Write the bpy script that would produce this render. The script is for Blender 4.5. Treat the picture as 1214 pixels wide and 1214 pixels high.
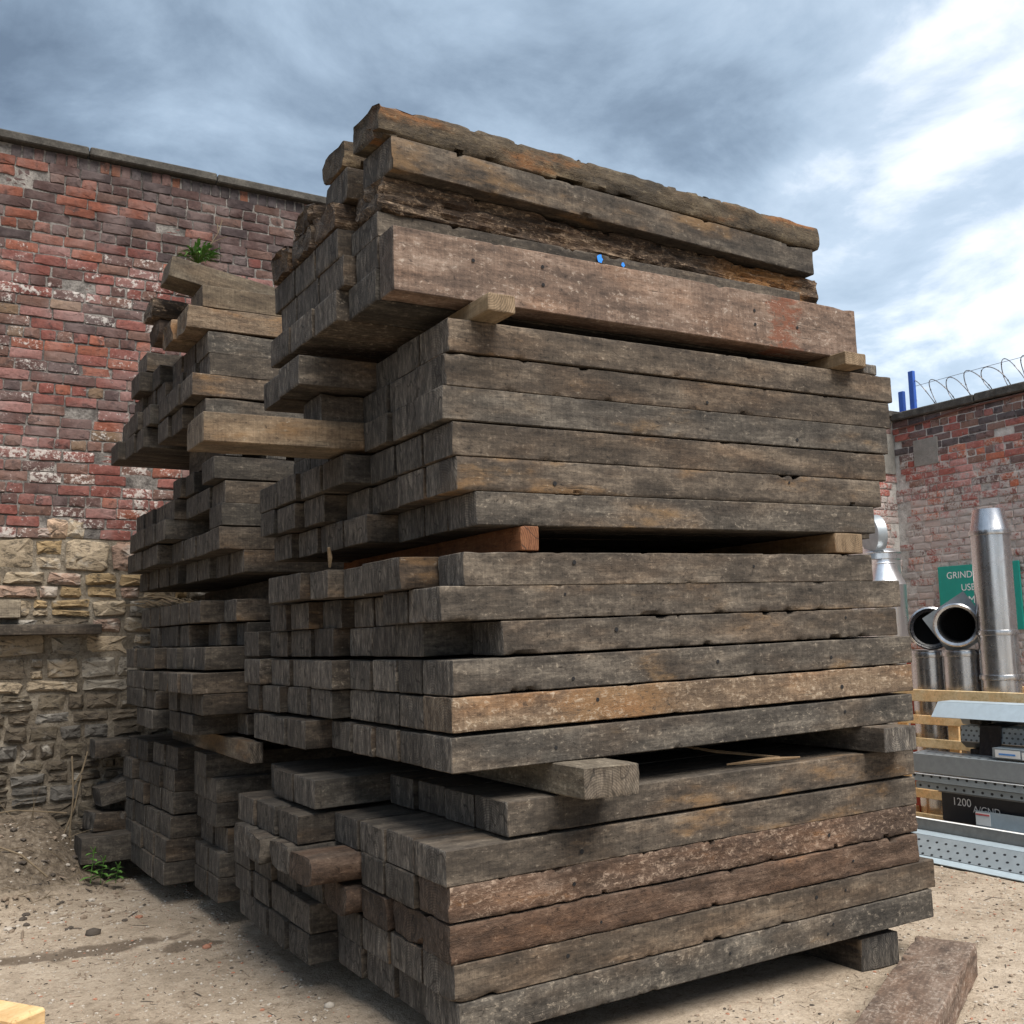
import bpy, math, random
import numpy as np
from mathutils import Matrix, Vector

# ---------------------------------------------------------------- clean
for o in list(bpy.data.objects):
    bpy.data.objects.remove(o)
scene = bpy.context.scene
COL = scene.collection
rad = math.radians

# ---------------------------------------------------------------- camera
HEAD, PITCH, ROLL = rad(59.5), rad(7.2), rad(1.15)
CAM = Vector((-1.857, -3.599, 1.62))
fw = Vector((math.cos(HEAD) * math.cos(PITCH), math.sin(HEAD) * math.cos(PITCH), math.sin(PITCH)))
r0 = Vector((math.sin(HEAD), -math.cos(HEAD), 0))
u0 = r0.cross(fw)
RT = r0 * math.cos(ROLL) - u0 * math.sin(ROLL)
UP = u0 * math.cos(ROLL) + r0 * math.sin(ROLL)
cam_data = bpy.data.cameras.new('camera')
cam = bpy.data.objects.new('camera', cam_data)
COL.objects.link(cam)
M = Matrix((RT, UP, -fw)).transposed().to_4x4()
M.translation = CAM
cam.matrix_world = M
cam_data.sensor_width = 36.0
cam_data.lens = 36.0
cam_data.clip_start = 0.05
cam_data.clip_end = 2000.0
scene.camera = cam

# ---------------------------------------------------------------- sky, sun, exposure
SUN_AZ, SUN_EL = rad(-84.0), rad(56.0)          # measured from +X towards +Y
sdir = Vector((math.cos(SUN_AZ) * math.cos(SUN_EL), math.sin(SUN_AZ) * math.cos(SUN_EL), math.sin(SUN_EL)))
world = bpy.data.worlds.new('World')
scene.world = world
world.use_nodes = True
sun_data = bpy.data.lights.new('sun', 'SUN')
sun_data.energy = 1.75
sun_data.angle = rad(40)
sun_data.color = (1.0, 0.94, 0.86)
sun = bpy.data.objects.new('sun', sun_data)
COL.objects.link(sun)
sun.rotation_euler = (-sdir).to_track_quat('-Z', 'Y').to_euler()
scene.view_settings.view_transform = 'Standard'
scene.view_settings.look = 'None'
scene.view_settings.exposure = 1.95
scene.view_settings.gamma = 1.0


class NT:
    """tiny helper round a node tree"""
    def __init__(s, tree):
        s.t = tree; s.n = tree.nodes; s.l = tree.links
    def node(s, typ, **kw):
        nd = s.n.new(typ)
        for k, v in kw.items():
            setattr(nd, k, v)
        return nd
    def put(s, sock, v):
        if v is None:
            return
        if hasattr(v, 'is_linked') or isinstance(v, bpy.types.NodeSocket):
            s.l.new(v, sock)
        else:
            if isinstance(v, (tuple, list)) and sock.type == 'RGBA' and len(v) == 3:
                v = (*v, 1.0)
            sock.default_value = v
    def math(s, op, a, b=None, c=None, clamp=False):
        nd = s.node('ShaderNodeMath', operation=op, use_clamp=clamp)
        s.put(nd.inputs[0], a); s.put(nd.inputs[1], b)
        if c is not None: s.put(nd.inputs[2], c)
        return nd.outputs[0]
    def vmath(s, op, a, b=None):
        nd = s.node('ShaderNodeVectorMath', operation=op)
        s.put(nd.inputs[0], a)
        if b is not None: s.put(nd.inputs[1], b)
        return nd.outputs['Value'] if op in ('DOT_PRODUCT', 'LENGTH') else nd.outputs[0]
    def noise(s, vec, scale=1.0, detail=4.0, rough=0.55, dist=0.0):
        nd = s.node('ShaderNodeTexNoise')
        s.put(nd.inputs['Vector'], vec)
        nd.inputs['Scale'].default_value = scale
        nd.inputs['Detail'].default_value = detail
        nd.inputs['Roughness'].default_value = rough
        nd.inputs['Distortion'].default_value = dist
        return nd.outputs['Fac']
    def ramp(s, fac, stops, interp='LINEAR'):
        nd = s.node('ShaderNodeValToRGB')
        cr = nd.color_ramp; cr.interpolation = interp
        while len(cr.elements) < len(stops): cr.elements.new(0.5)
        for e, (p, c) in zip(cr.elements, stops):
            e.position = p
            e.color = (*c, 1.0) if len(c) == 3 else c
        s.put(nd.inputs[0], fac)
        return nd.outputs[0]
    def step(s, v, a, b):
        nd = s.node('ShaderNodeMapRange', interpolation_type='SMOOTHSTEP')
        s.put(nd.inputs['Value'], v); s.put(nd.inputs['From Min'], a); s.put(nd.inputs['From Max'], b)
        return nd.outputs['Result']
    def mix(s, f, a, b, mode='MIX'):
        nd = s.node('ShaderNodeMix', data_type='RGBA', blend_type=mode)
        s.put(nd.inputs['Factor'], f)
        s.put(nd.inputs[6], a); s.put(nd.inputs[7], b)
        return nd.outputs[2]
    def sep(s, v):
        nd = s.node('ShaderNodeSeparateXYZ'); s.put(nd.inputs[0], v); return nd.outputs
    def comb(s, x, y, z):
        nd = s.node('ShaderNodeCombineXYZ')
        s.put(nd.inputs[0], x); s.put(nd.inputs[1], y); s.put(nd.inputs[2], z); return nd.outputs[0]
    def bump(s, h, strength=0.5, dist=0.01):
        nd = s.node('ShaderNodeBump')
        nd.inputs['Strength'].default_value = strength
        nd.inputs['Distance'].default_value = dist
        s.put(nd.inputs['Height'], h); return nd.outputs[0]


# world: Nishita daylight showing through a broken overcast
w = NT(world.node_tree)
w.n.clear()
tc = w.node('ShaderNodeTexCoord')
D = w.vmath('NORMALIZE', tc.outputs['Generated'])
dx, dy, dz = w.sep(D)
sky = w.node('ShaderNodeTexSky', sky_type='NISHITA')
sky.sun_disc = False
sky.sun_elevation = SUN_EL
sky.sun_rotation = rad(90) - SUN_AZ
den = w.math('ADD', w.math('MAXIMUM', dz, 0.0), 0.28)
P = w.comb(w.math('DIVIDE', dx, den), w.math('DIVIDE', dy, den), w.math('MULTIPLY', dz, 0.6))
P = w.vmath('ADD', P, (15.0, 4.0, 5.1))
big = w.noise(P, 1.05, 5, 0.52, 0.35)
fine = w.noise(P, 3.3, 7, 0.62, 0.3)
cl = w.math('ADD', w.math('MULTIPLY', big, 0.70), w.math('MULTIPLY', fine, 0.30))
thin = Vector((math.cos(rad(26)) * math.cos(rad(29)), math.sin(rad(26)) * math.cos(rad(29)), math.sin(rad(29))))
dots = w.vmath('DOT_PRODUCT', D, tuple(thin))          # the cloud is thinner and brighter towards this side
glow = w.step(dots, 0.80, 1.0)
cl = w.math('ADD', w.math('MULTIPLY', w.math('SUBTRACT', cl, 0.5), 1.18), 0.505)
cl2 = w.math('ADD', cl, w.math('MULTIPLY', glow, 0.105))
cc = w.ramp(cl2, [(0.38, (0.036, 0.047, 0.059)), (0.45, (0.066, 0.085, 0.105)), (0.52, (0.112, 0.140, 0.168)),
                  (0.59, (0.160, 0.190, 0.220)), (0.645, (0.27, 0.285, 0.30)), (0.73, (0.50, 0.50, 0.50))])
cc = w.mix(1.0, cc, (10.0, 10.0, 10.0), 'MULTIPLY')
lit = w.mix(0.88, sky.outputs[0], cc)
bg = w.node('ShaderNodeBackground')
w.put(bg.inputs['Color'], lit)
bg.inputs['Strength'].default_value = 0.10
wo = w.node('ShaderNodeOutputWorld')
w.l.new(bg.outputs[0], wo.inputs[0])

# ---------------------------------------------------------------- helpers
RNG = random.Random(11)


def _hash(ix, iy, iz, seed):
    n = (ix * 374761393 + iy * 668265263 + iz * 2147483647 + seed * 1274126177) & 0xffffffff
    n = ((n ^ (n >> 13)) * 1274126177) & 0xffffffff
    n = (n ^ (n >> 16)) & 0xffffffff
    return n.astype(np.float64) / 4294967295.0


def vnoise(p, seed=0):
    p = np.asarray(p, float)
    i = np.floor(p).astype(np.int64); f = p - i
    f = f * f * (3 - 2 * f)
    r = 0
    for a in (0, 1):
        for b in (0, 1):
            for c in (0, 1):
                wgt = (f[..., 0] if a else 1 - f[..., 0]) * (f[..., 1] if b else 1 - f[..., 1]) * (f[..., 2] if c else 1 - f[..., 2])
                r = r + wgt * _hash(i[..., 0] + a, i[..., 1] + b, i[..., 2] + c, seed)
    return r * 2 - 1


def fbm(p, seed=0, octs=3, gain=0.5):
    a, s, t = 1.0, 0.0, 0.0
    for k in range(octs):
        s = s + a * vnoise(p * 2 ** k, seed + 17 * k); t += a; a *= gain
    return s / t


def sstep(a, b, x):
    t = np.clip((x - a) / (b - a), 0, 1)
    return t * t * (3 - 2 * t)


def mesh_of(name, verts, faces, smooth=None):
    me = bpy.data.meshes.new(name)
    me.from_pydata([tuple(v) for v in verts], [], [tuple(f) for f in faces])
    me.update()
    if smooth is not None:
        me.polygons.foreach_set('use_smooth', [True] * len(me.polygons))
        me.set_sharp_from_angle(angle=rad(smooth))
    return me


def obj(name, me, mat=None, parent=None, loc=(0, 0, 0), rot=(0, 0, 0)):
    o = bpy.data.objects.new(name, me)
    COL.objects.link(o)
    if mat is not None and me is not None and len(me.materials) == 0:
        me.materials.append(mat)
    o.location = loc; o.rotation_euler = rot
    if parent is not None:
        o.parent = parent
    return o


def empty(name, loc=(0, 0, 0), rz=0.0):
    o = bpy.data.objects.new(name, None)
    COL.objects.link(o); o.location = loc; o.rotation_euler = (0, 0, rz)
    o.empty_display_size = 0.1
    return o


LABELS = {}


def tag(o, label, cat, group=None):
    n = len(label.replace(',', ' ').split())
    assert 4 <= n <= 16, (n, label)
    assert label not in LABELS, label
    LABELS[label] = o
    o['label'] = label; o['category'] = cat
    if group: o['group'] = group
    return o


def structure(o):
    o['kind'] = 'structure'; return o


def stuff(o):
    o['kind'] = 'stuff'; return o


class MB:
    def __init__(s):
        s.v = []; s.f = []
    def add(s, verts, faces):
        b = len(s.v)
        s.v += [tuple(v) for v in verts]; s.f += [tuple(i + b for i in f) for f in faces]
        return s
    def box(s, x0, x1, y0, y1, z0, z1):
        return s.add([(x0, y0, z0), (x1, y0, z0), (x1, y1, z0), (x0, y1, z0), (x0, y0, z1), (x1, y0, z1), (x1, y1, z1), (x0, y1, z1)],
                     [(3, 2, 1, 0), (4, 5, 6, 7), (0, 1, 5, 4), (1, 2, 6, 5), (2, 3, 7, 6), (3, 0, 4, 7)])
    def bbox(s, x0, x1, y0, y1, z0, z1, b=0.006):
        """box with chamfered edges"""
        vs, fs = [], []
        X, Y, Z = (x0, x1), (y0, y1), (z0, z1)
        idx = {}
        for i in (0, 1):
            for j in (0, 1):
                for k in (0, 1):
                    si, sj, sk = (1, -1)[i], (1, -1)[j], (1, -1)[k]
                    for ax in range(3):
                        p = [X[i] + si * b, Y[j] + sj * b, Z[k] + sk * b]
                        p[ax] = (X[i], Y[j], Z[k])[ax]
                        idx[i, j, k, ax] = len(vs); vs.append(tuple(p))
        for i in (0, 1):
            q = [idx[i, 0, 0, 0], idx[i, 1, 0, 0], idx[i, 1, 1, 0], idx[i, 0, 1, 0]]
            fs.append(q if i else q[::-1])
            q = [idx[0, i, 0, 1], idx[1, i, 0, 1], idx[1, i, 1, 1], idx[0, i, 1, 1]]
            fs.append(q[::-1] if i else q)
            q = [idx[0, 0, i, 2], idx[1, 0, i, 2], idx[1, 1, i, 2], idx[0, 1, i, 2]]
            fs.append(q if i else q[::-1])
        for j in (0, 1):
            for k in (0, 1):
                q = [idx[0, j, k, 1], idx[1, j, k, 1], idx[1, j, k, 2], idx[0, j, k, 2]]
                fs.append(q if (j == 0) == (k == 1) else q[::-1])
                q = [idx[j, 0, k, 0], idx[j, 1, k, 0], idx[j, 1, k, 2], idx[j, 0, k, 2]]
                fs.append(q if (j == 1) == (k == 1) else q[::-1])
                q = [idx[j, k, 0, 0], idx[j, k, 1, 0], idx[j, k, 1, 1], idx[j, k, 0, 1]]
                fs.append(q if (j == 0) == (k == 1) else q[::-1])
        for i in (0, 1):
            for j in (0, 1):
                for k in (0, 1):
                    q = [idx[i, j, k, 0], idx[i, j, k, 1], idx[i, j, k, 2]]
                    fs.append(q if (i + j + k) % 2 else q[::-1])
        return s.add(vs, fs)
    def tube(s, pts, r, n=6, closed=False):
        pts = [Vector(p) for p in pts]
        m = len(pts); vs = []
        up = Vector((0.13, 0.27, 0.95))
        for i, p in enumerate(pts):
            a = pts[(i - 1) % m] if (closed or i) else p
            b = pts[(i + 1) % m] if (closed or i < m - 1) else p
            t = (b - a).normalized()
            x = t.cross(up)
            if x.length < 1e-3: x = t.cross(Vector((1, 0, 0)))
            x.normalize(); y = t.cross(x)
            rr = r[i] if isinstance(r, (list, tuple)) else r
            for k in range(n):
                q = 2 * math.pi * k / n
                vs.append(p + x * (rr * math.cos(q)) + y * (rr * math.sin(q)))
        fs = []
        for i in range(m if closed else m - 1):
            i2 = (i + 1) % m
            for k in range(n):
                fs.append((i * n + k, i * n + (k + 1) % n, i2 * n + (k + 1) % n, i2 * n + k))
        if not closed:
            fs.append(tuple(range(n))[::-1]); fs.append(tuple(range((m - 1) * n, m * n)))
        return s.add(vs, fs)
    def lathe(s, prof, n=32, M=None, cap=False):
        """prof: list of (r, z); revolved about local z then placed with matrix M"""
        vs, fs = [], []
        for (r, z) in prof:
            for k in range(n):
                q = 2 * math.pi * k / n
                v = Vector((r * math.cos(q), r * math.sin(q), z))
                vs.append(M @ v if M is not None else v)
        for i in range(len(prof) - 1):
            for k in range(n):
                fs.append((i * n + k, i * n + (k + 1) % n, (i + 1) * n + (k + 1) % n, (i + 1) * n + k))
        if cap:
            fs.append(tuple(range(n))[::-1]); fs.append(tuple(range((len(prof) - 1) * n, len(prof) * n)))
        return s.add(vs, fs)
    def extrude_y(s, prof, y0, y1, t=0.004, segs=1):
        """folded sheet: polyline in XZ, given thickness, running along Y"""
        n = len(prof); P2 = [Vector((a, b)) for a, b in prof]; nor = []
        for i in range(n):
            d = Vector((0, 0))
            if i: d += (P2[i] - P2[i - 1]).normalized()
            if i < n - 1: d += (P2[i + 1] - P2[i]).normalized()
            d.normalize(); nor.append(Vector((-d.y, d.x)))
        ring = [P2[i] for i in range(n)] + [P2[i] - nor[i] * t for i in reversed(range(n))]
        m = len(ring); vs = []
        for j in range(segs + 1):
            y = y0 + (y1 - y0) * j / segs
            vs += [(p.x, y, p.y) for p in ring]
        fs = []
        for j in range(segs):
            for i in range(m):
                fs.append((j * m + i, j * m + (i + 1) % m, (j + 1) * m + (i + 1) % m, (j + 1) * m + i))
        for i in range(n - 1):
            q = (i, i + 1, m - 2 - i, m - 1 - i)
            fs.append(q); fs.append(tuple(k + segs * m for k in q[::-1]))
        return s.add(vs, fs)
    def mesh(s, name, smooth=None):
        return mesh_of(name, s.v, s.f, smooth)


# ---------------------------------------------------------------- materials
def new_mat(name):
    m = bpy.data.materials.new(name); m.use_nodes = True
    t = NT(m.node_tree); t.n.clear()
    out = t.node('ShaderNodeOutputMaterial')
    b = t.node('ShaderNodeBsdfPrincipled')
    t.l.new(b.outputs[0], out.inputs[0])
    return m, t, b


def wood_mat(name, dark, mid, light, accent, acc_thr=0.60, flecks=(0.30, 0.26, 0.20), end=(0.064, 0.060, 0.056),
             end_light=(0.20, 0.178, 0.15), saw=0.35, grain=0.45, bumpd=0.006, rough=0.86, dust=0.28, endmix=0.85, far_accent=None, cracks=1.0):
    """weathered timber; Object colour: R tone, G stain amount, B pale fleck amount"""
    m, t, b = new_mat(name)
    tc = t.node('ShaderNodeTexCoord'); oi = t.node('ShaderNodeObjectInfo')
    off = t.math('MULTIPLY', oi.outputs['Random'], 43.0)
    p = t.vmath('ADD', tc.outputs['Object'], t.comb(off, off, off))
    cs = t.node('ShaderNodeSeparateColor'); t.put(cs.inputs[0], oi.outputs['Color'])
    cR, cG, cB = cs.outputs[0], cs.outputs[1], cs.outputs[2]
    nA = t.noise(t.vmath('MULTIPLY', p, (2.2, 8, 10)), 1.0, 5, 0.70)
    nS = t.noise(t.vmath('MULTIPLY', p, (130, 30, 6)), 1.0, 2, 0.6)
    nG = t.noise(t.vmath('MULTIPLY', p, (6, 70, 70)), 1.0, 3, 0.65)
    nF = t.noise(t.vmath('MULTIPLY', p, (34, 48, 48)), 1.0, 4, 0.78, 0.5)
    nK = t.noise(t.vmath('MULTIPLY', p, (1.5, 4.5, 5)), 1.0, 3, 0.6)
    nM = t.noise(t.vmath('MULTIPLY', p, (6.5, 15, 20)), 1.0, 5, 0.75)
    f = t.math('ADD', t.math('MULTIPLY', nA, 0.42), t.math('ADD', t.math('MULTIPLY', nM, 0.33), t.math('MULTIPLY', nF, 0.25)))
    base = t.ramp(f, [(0.38, dark), (0.50, mid), (0.61, light)])
    mod = t.math('ADD', t.math('MULTIPLY', t.math('SUBTRACT', nS, 0.5), saw * 2), t.math('MULTIPLY', t.math('SUBTRACT', nG, 0.5), grain * 2))
    mod = t.math('ADD', mod, 1.0)
    base = t.mix(1.0, base, t.comb(mod, mod, mod), 'MULTIPLY')
    am = t.step(t.math('ADD', t.math('ADD', nK, t.math('MULTIPLY', t.math('SUBTRACT', nM, 0.5), 0.45)), t.math('MULTIPLY', cG, 0.3)), acc_thr + 0.05, acc_thr + 0.22)
    if far_accent is not None:
        xo = t.sep(tc.outputs['Object'])[0]
        xo = t.math('ADD', xo, t.math('MULTIPLY', t.math('SUBTRACT', nM, 0.5), 0.5))
        am = t.math('MAXIMUM', am, t.math('MULTIPLY', t.step(xo, far_accent[0], far_accent[1]), t.step(xo, far_accent[3], far_accent[2])))
        am = t.math('MULTIPLY', am, t.step(nF, 0.30, 0.52))
    base = t.mix(t.math('MULTIPLY', am, 0.78), base, accent)
    tar = t.math('MULTIPLY', t.step(nK, 0.44, 0.32), 0.5)
    base = t.mix(tar, base, tuple(x * 0.8 for x in dark))
    hue = t.mix(t.math('FRACT', t.math('MULTIPLY', oi.outputs['Random'], 13.0)), (1.06, 0.98, 0.89), (0.92, 0.98, 1.02))
    base = t.mix(1.0, base, hue, 'MULTIPLY')
    # warm brown tint drifting along the timber
    wt = t.math('MULTIPLY', t.step(nK, 0.46, 0.66), 0.45)
    base = t.mix(wt, base, t.mix(1.0, base, (1.22, 0.97, 0.76), 'MULTIPLY'))
    fm = t.step(t.math('ADD', nF, t.math('MULTIPLY', cB, 0.14)), 0.60, 0.70)
    fm = t.math('MULTIPLY', fm, t.step(nM, 0.40, 0.58))
    base = t.mix(t.math('MULTIPLY', fm, 0.75), base, flecks)
    nC = t.noise(t.vmath('MULTIPLY', p, (1.6, 34, 42)), 1.0, 2, 0.5)
    crk = t.step(t.math('ABSOLUTE', t.math('SUBTRACT', nC, 0.5)), 0.012, 0.002)
    crk = t.math('MULTIPLY', t.math('MULTIPLY', crk, t.step(nM, 0.46, 0.60)), cracks)
    dk = t.math('MAXIMUM', t.step(nF, 0.40, 0.30), crk)
    base = t.mix(t.math('MULTIPLY', dk, 0.7), base, tuple(x * 0.40 for x in dark))
    nx, ny, nz = t.sep(tc.outputs['Normal'])
    nE = t.noise(t.vmath('MULTIPLY', p, (3, 30, 7)), 1.0, 4, 0.72)
    nE2 = t.noise(t.vmath('MULTIPLY', p, (3, 105, 26)), 1.0, 3, 0.75)
    ecol = t.ramp(t.math('ADD', t.math('MULTIPLY', nE, 0.55), t.math('MULTIPLY', nE2, 0.45)),
                  [(0.34, tuple(x * 0.42 for x in end)), (0.48, end), (0.57, tuple(x * .6 + y * .4 for x, y in zip(end, end_light))), (0.66, end_light)])
    ox, oy, oz = t.sep(tc.outputs['Object'])
    ry = t.math('SUBTRACT', oy, t.math('ADD', 0.05, t.math('MULTIPLY', oi.outputs['Random'], 0.16)))
    rz = t.math('ADD', oz, t.math('SUBTRACT', t.math('MULTIPLY', t.math('FRACT', t.math('MULTIPLY', oi.outputs['Random'], 7.0)), 0.16), 0.10))
    rr_ = t.math('SQRT', t.math('ADD', t.math('MULTIPLY', ry, ry), t.math('MULTIPLY', rz, rz)))
    rings = t.math('SINE', t.math('ADD', t.math('MULTIPLY', rr_, 620.0), t.math('MULTIPLY', nM, 9.0)))
    rg_ = t.math('ADD', t.math('MULTIPLY', rings, 0.30), 1.0)
    ecol = t.mix(1.0, ecol, t.comb(rg_, rg_, rg_), 'MULTIPLY')
    split = t.math('ABSOLUTE', t.math('SUBTRACT', t.noise(t.vmath('MULTIPLY', p, (1, 11, 5)), 1.0, 1, 0.5), 0.5))
    ecol = t.mix(t.math('MULTIPLY', t.step(split, 0.014, 0.004), 0.8 * cracks), ecol, (0.012, 0.011, 0.010))
    em = t.math('MULTIPLY', t.step(t.math('ABSOLUTE', nx), 0.6, 0.85), endmix)
    base = t.mix(em, base, ecol)
    du = t.math('MULTIPLY', t.step(nz, 0.6, 0.9), t.math('MULTIPLY', t.step(nM, 0.25, 0.65), dust))
    base = t.mix(du, base, (0.115, 0.098, 0.080))
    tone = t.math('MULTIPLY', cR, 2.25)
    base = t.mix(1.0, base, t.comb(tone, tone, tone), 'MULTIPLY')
    t.put(b.inputs['Base Color'], base)
    b.inputs['Roughness'].default_value = rough
    b.inputs['Specular IOR Level'].default_value = 0.3
    h = t.math('ADD', t.math('MULTIPLY', nF, 0.7), t.math('ADD', t.math('MULTIPLY', nG, 0.35 + (1.6 if grain > 1 else 0)), t.math('MULTIPLY', nS, 0.22)))
    h = t.math('ADD', h, t.math('MULTIPLY', t.math('MULTIPLY', nE2, em), 0.6))
    t.put(b.inputs['Normal'], t.bump(h, 0.75, bumpd))
    return m


WOOD = wood_mat('sleeper_wood', (0.014, 0.0118, 0.0100), (0.047, 0.0392, 0.0318), (0.112, 0.094, 0.075), (0.118, 0.080, 0.042), 0.59,
                flecks=(0.19, 0.16, 0.125), end=(0.043, 0.0395, 0.036), end_light=(0.175, 0.155, 0.130))
WOOD_RED = wood_mat('reddish_sleeper_wood', (0.044, 0.031, 0.025), (0.118, 0.079, 0.059), (0.205, 0.150, 0.118), (0.125, 0.038, 0.018), 0.66,
                    flecks=(0.29, 0.245, 0.205), end=(0.034, 0.030, 0.027), end_light=(0.13, 0.11, 0.09), far_accent=(2.04, 2.09, 2.16, 2.24))
WOOD_ROUGH = wood_mat('rough_brown_wood', (0.022, 0.0148, 0.0115), (0.066, 0.044, 0.032), (0.135, 0.096, 0.073), (0.16, 0.085, 0.032),
                      flecks=(0.24, 0.18, 0.135), bumpd=0.016, saw=0.1, end=(0.040, 0.030, 0.024), end_light=(0.12, 0.09, 0.068))
WOOD_MOSS = wood_mat('lichen_topped_wood', (0.020, 0.0155, 0.011), (0.056, 0.041, 0.026), (0.105, 0.081, 0.050), (0.145, 0.060, 0.016), 0.60,
                     flecks=(0.17, 0.14, 0.09), bumpd=0.014, saw=0.05, end=(0.03, 0.025, 0.02), end_light=(0.09, 0.075, 0.055))
WOOD_ROT = wood_mat('rotten_wood', (0.012, 0.009, 0.007), (0.045, 0.030, 0.020), (0.115, 0.082, 0.054), (0.17, 0.078, 0.022), 0.66,
                    flecks=(0.26, 0.19, 0.13), bumpd=0.02, saw=0.0, grain=1.1, endmix=0.3, far_accent=(1.75, 2.1, 2.45, 2.6))
WOOD_ORANGE = wood_mat('orange_stained_wood', (0.045, 0.034, 0.026), (0.110, 0.082, 0.058), (0.20, 0.16, 0.118), (0.148, 0.088, 0.042), 0.55,
                       flecks=(0.30, 0.245, 0.185), bumpd=0.01, end=(0.055, 0.045, 0.036), end_light=(0.22, 0.18, 0.135), far_accent=(.45, .62, .9, 1.2))
WOOD_GREY = wood_mat('pale_grey_wood', (0.050, 0.039, 0.029), (0.112, 0.089, 0.064), (0.19, 0.156, 0.113), (0.14, 0.09, 0.045),
                     flecks=(0.25, 0.21, 0.16), end=(0.075, 0.061, 0.047), end_light=(0.19, 0.155, 0.12))
WOOD_PINE = wood_mat('pine_wood', (0.14, 0.096, 0.056), (0.21, 0.15, 0.09), (0.27, 0.20, 0.128), (0.25, 0.14, 0.07), 0.7,
                     flecks=(0.30, 0.235, 0.16), end=(0.18, 0.128, 0.08), end_light=(0.25, 0.185, 0.12), bumpd=0.002, cracks=0.3)
WOOD_RUST = wood_mat('sawn_orange_wood', (0.05, 0.022, 0.011), (0.105, 0.046, 0.021), (0.15, 0.072, 0.035), (0.17, 0.075, 0.032), 0.6,
                     flecks=(0.2, 0.12, 0.07), end=(0.12, 0.05, 0.024), end_light=(0.17, 0.08, 0.04), bumpd=0.003)
WOOD_CRATE = wood_mat('new_softwood', (0.52, 0.35, 0.17), (0.70, 0.50, 0.27), (0.78, 0.60, 0.36), (0.40, 0.22, 0.08), 0.75,
                      flecks=(0.66, 0.5, 0.3), end=(0.5, 0.34, 0.18), end_light=(0.6, 0.44, 0.25), bumpd=0.001, saw=0.05, dust=0, endmix=0.0, cracks=0.0, grain=0.25)


def brick_mat(name, attr=False):
    """Object colour (or colour attribute) is the brick's own colour; alpha is how much old whitewash is left on it"""
    m, t, b = new_mat(name)
    tc = t.node('ShaderNodeTexCoord'); g = t.node('ShaderNodeNewGeometry')
    P = g.outputs['Position']
    if attr:
        a = t.node('ShaderNodeAttribute', attribute_name='Col'); col, alpha = a.outputs['Color'], a.outputs['Alpha']
    else:
        a = t.node('ShaderNodeObjectInfo'); col, alpha = a.outputs['Color'], a.outputs['Alpha']
    n1 = t.noise(P, 42, 5, 0.74)
    n2 = t.noise(P, 10, 5, 0.68)
    n3 = t.noise(P, 3.0, 4, 0.6)
    n4 = t.noise(P, 120, 4, 0.7)
    f = t.math('ADD', t.math('MULTIPLY', n1, 1.5), t.math('ADD', t.math('MULTIPLY', n2, 0.9), -0.2))
    c = t.mix(1.0, col, t.comb(f, f, f), 'MULTIPLY')
    c = t.mix(t.math('MULTIPLY', t.step(n3, 0.40, 0.66), 0.30), c, (0.27, 0.215, 0.205))
    soot = t.math('MULTIPLY', t.step(n2, 0.50, 0.68), 0.75)
    c = t.mix(soot, c, (0.030, 0.024, 0.024))
    wv = t.math('ADD', t.math('ADD', t.math('MULTIPLY', n1, 0.55), t.math('MULTIPLY', n2, 0.45)), t.math('MULTIPLY', alpha, 0.30))
    ww = t.step(wv, 0.65, 0.72)
    c = t.mix(t.math('MULTIPLY', ww, 0.8), c, (0.46, 0.43, 0.40))
    t.put(b.inputs['Base Color'], c)
    b.inputs['Roughness'].default_value = 0.92
    b.inputs['Specular IOR Level'].default_value = 0.2
    h = t.math('ADD', n1, t.math('MULTIPLY', n4, 0.5))
    t.put(b.inputs['Normal'], t.bump(h, 0.7, 0.008))
    return m


BRICK = brick_mat('old_brick'); BRICKS_ATTR = brick_mat('old_brick_mass', True)


def speckle_mat(name, stops, scale=14.0, bumpd=0.01, rough=0.93, fine=70, strength=0.8, spec=0.2):
    m, t, b = new_mat(name)
    g = t.node('ShaderNodeNewGeometry'); P = g.outputs['Position']
    n1 = t.noise(P, scale, 5, 0.68); n2 = t.noise(P, fine, 4, 0.7)
    n0 = t.noise(P, scale * 0.15, 3, 0.5)
    f = t.math('ADD', t.math('ADD', t.math('MULTIPLY', n1, 0.5), t.math('MULTIPLY', n2, 0.28)), t.math('MULTIPLY', n0, 0.22))
    t.put(b.inputs['Base Color'], t.ramp(f, stops))
    b.inputs['Roughness'].default_value = rough
    b.inputs['Specular IOR Level'].default_value = spec
    t.put(b.inputs['Normal'], t.bump(t.math('ADD', n1, t.math('MULTIPLY', n2, 0.5)), strength, bumpd))
    return m


MORTAR = speckle_mat('old_mortar', [(0.36, (0.035, 0.031, 0.03)), (0.48, (0.105, 0.095, 0.088)), (0.62, (0.26, 0.24, 0.22))], 11, 0.02)
MORTAR_WHITE = speckle_mat('limewashed_mortar', [(0.34, (0.16, 0.145, 0.13)), (0.44, (0.40, 0.375, 0.345)), (0.56, (0.58, 0.55, 0.51))], 11, 0.02)
SOIL_MORTAR = speckle_mat('earthy_mortar', [(0.36, (0.045, 0.037, 0.028)), (0.47, (0.13, 0.108, 0.082)), (0.60, (0.27, 0.235, 0.185))], 8, 0.03)
COPING = speckle_mat('weathered_coping_stone', [(0.36, (0.03, 0.028, 0.025)), (0.5, (0.066, 0.061, 0.054)), (0.64, (0.13, 0.12, 0.105))], 9, 0.01)
RENDER = speckle_mat('grey_cement_render', [(0.36, (0.14, 0.135, 0.12)), (0.5, (0.22, 0.21, 0.19)), (0.64, (0.30, 0.285, 0.26))], 6, 0.01)


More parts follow.
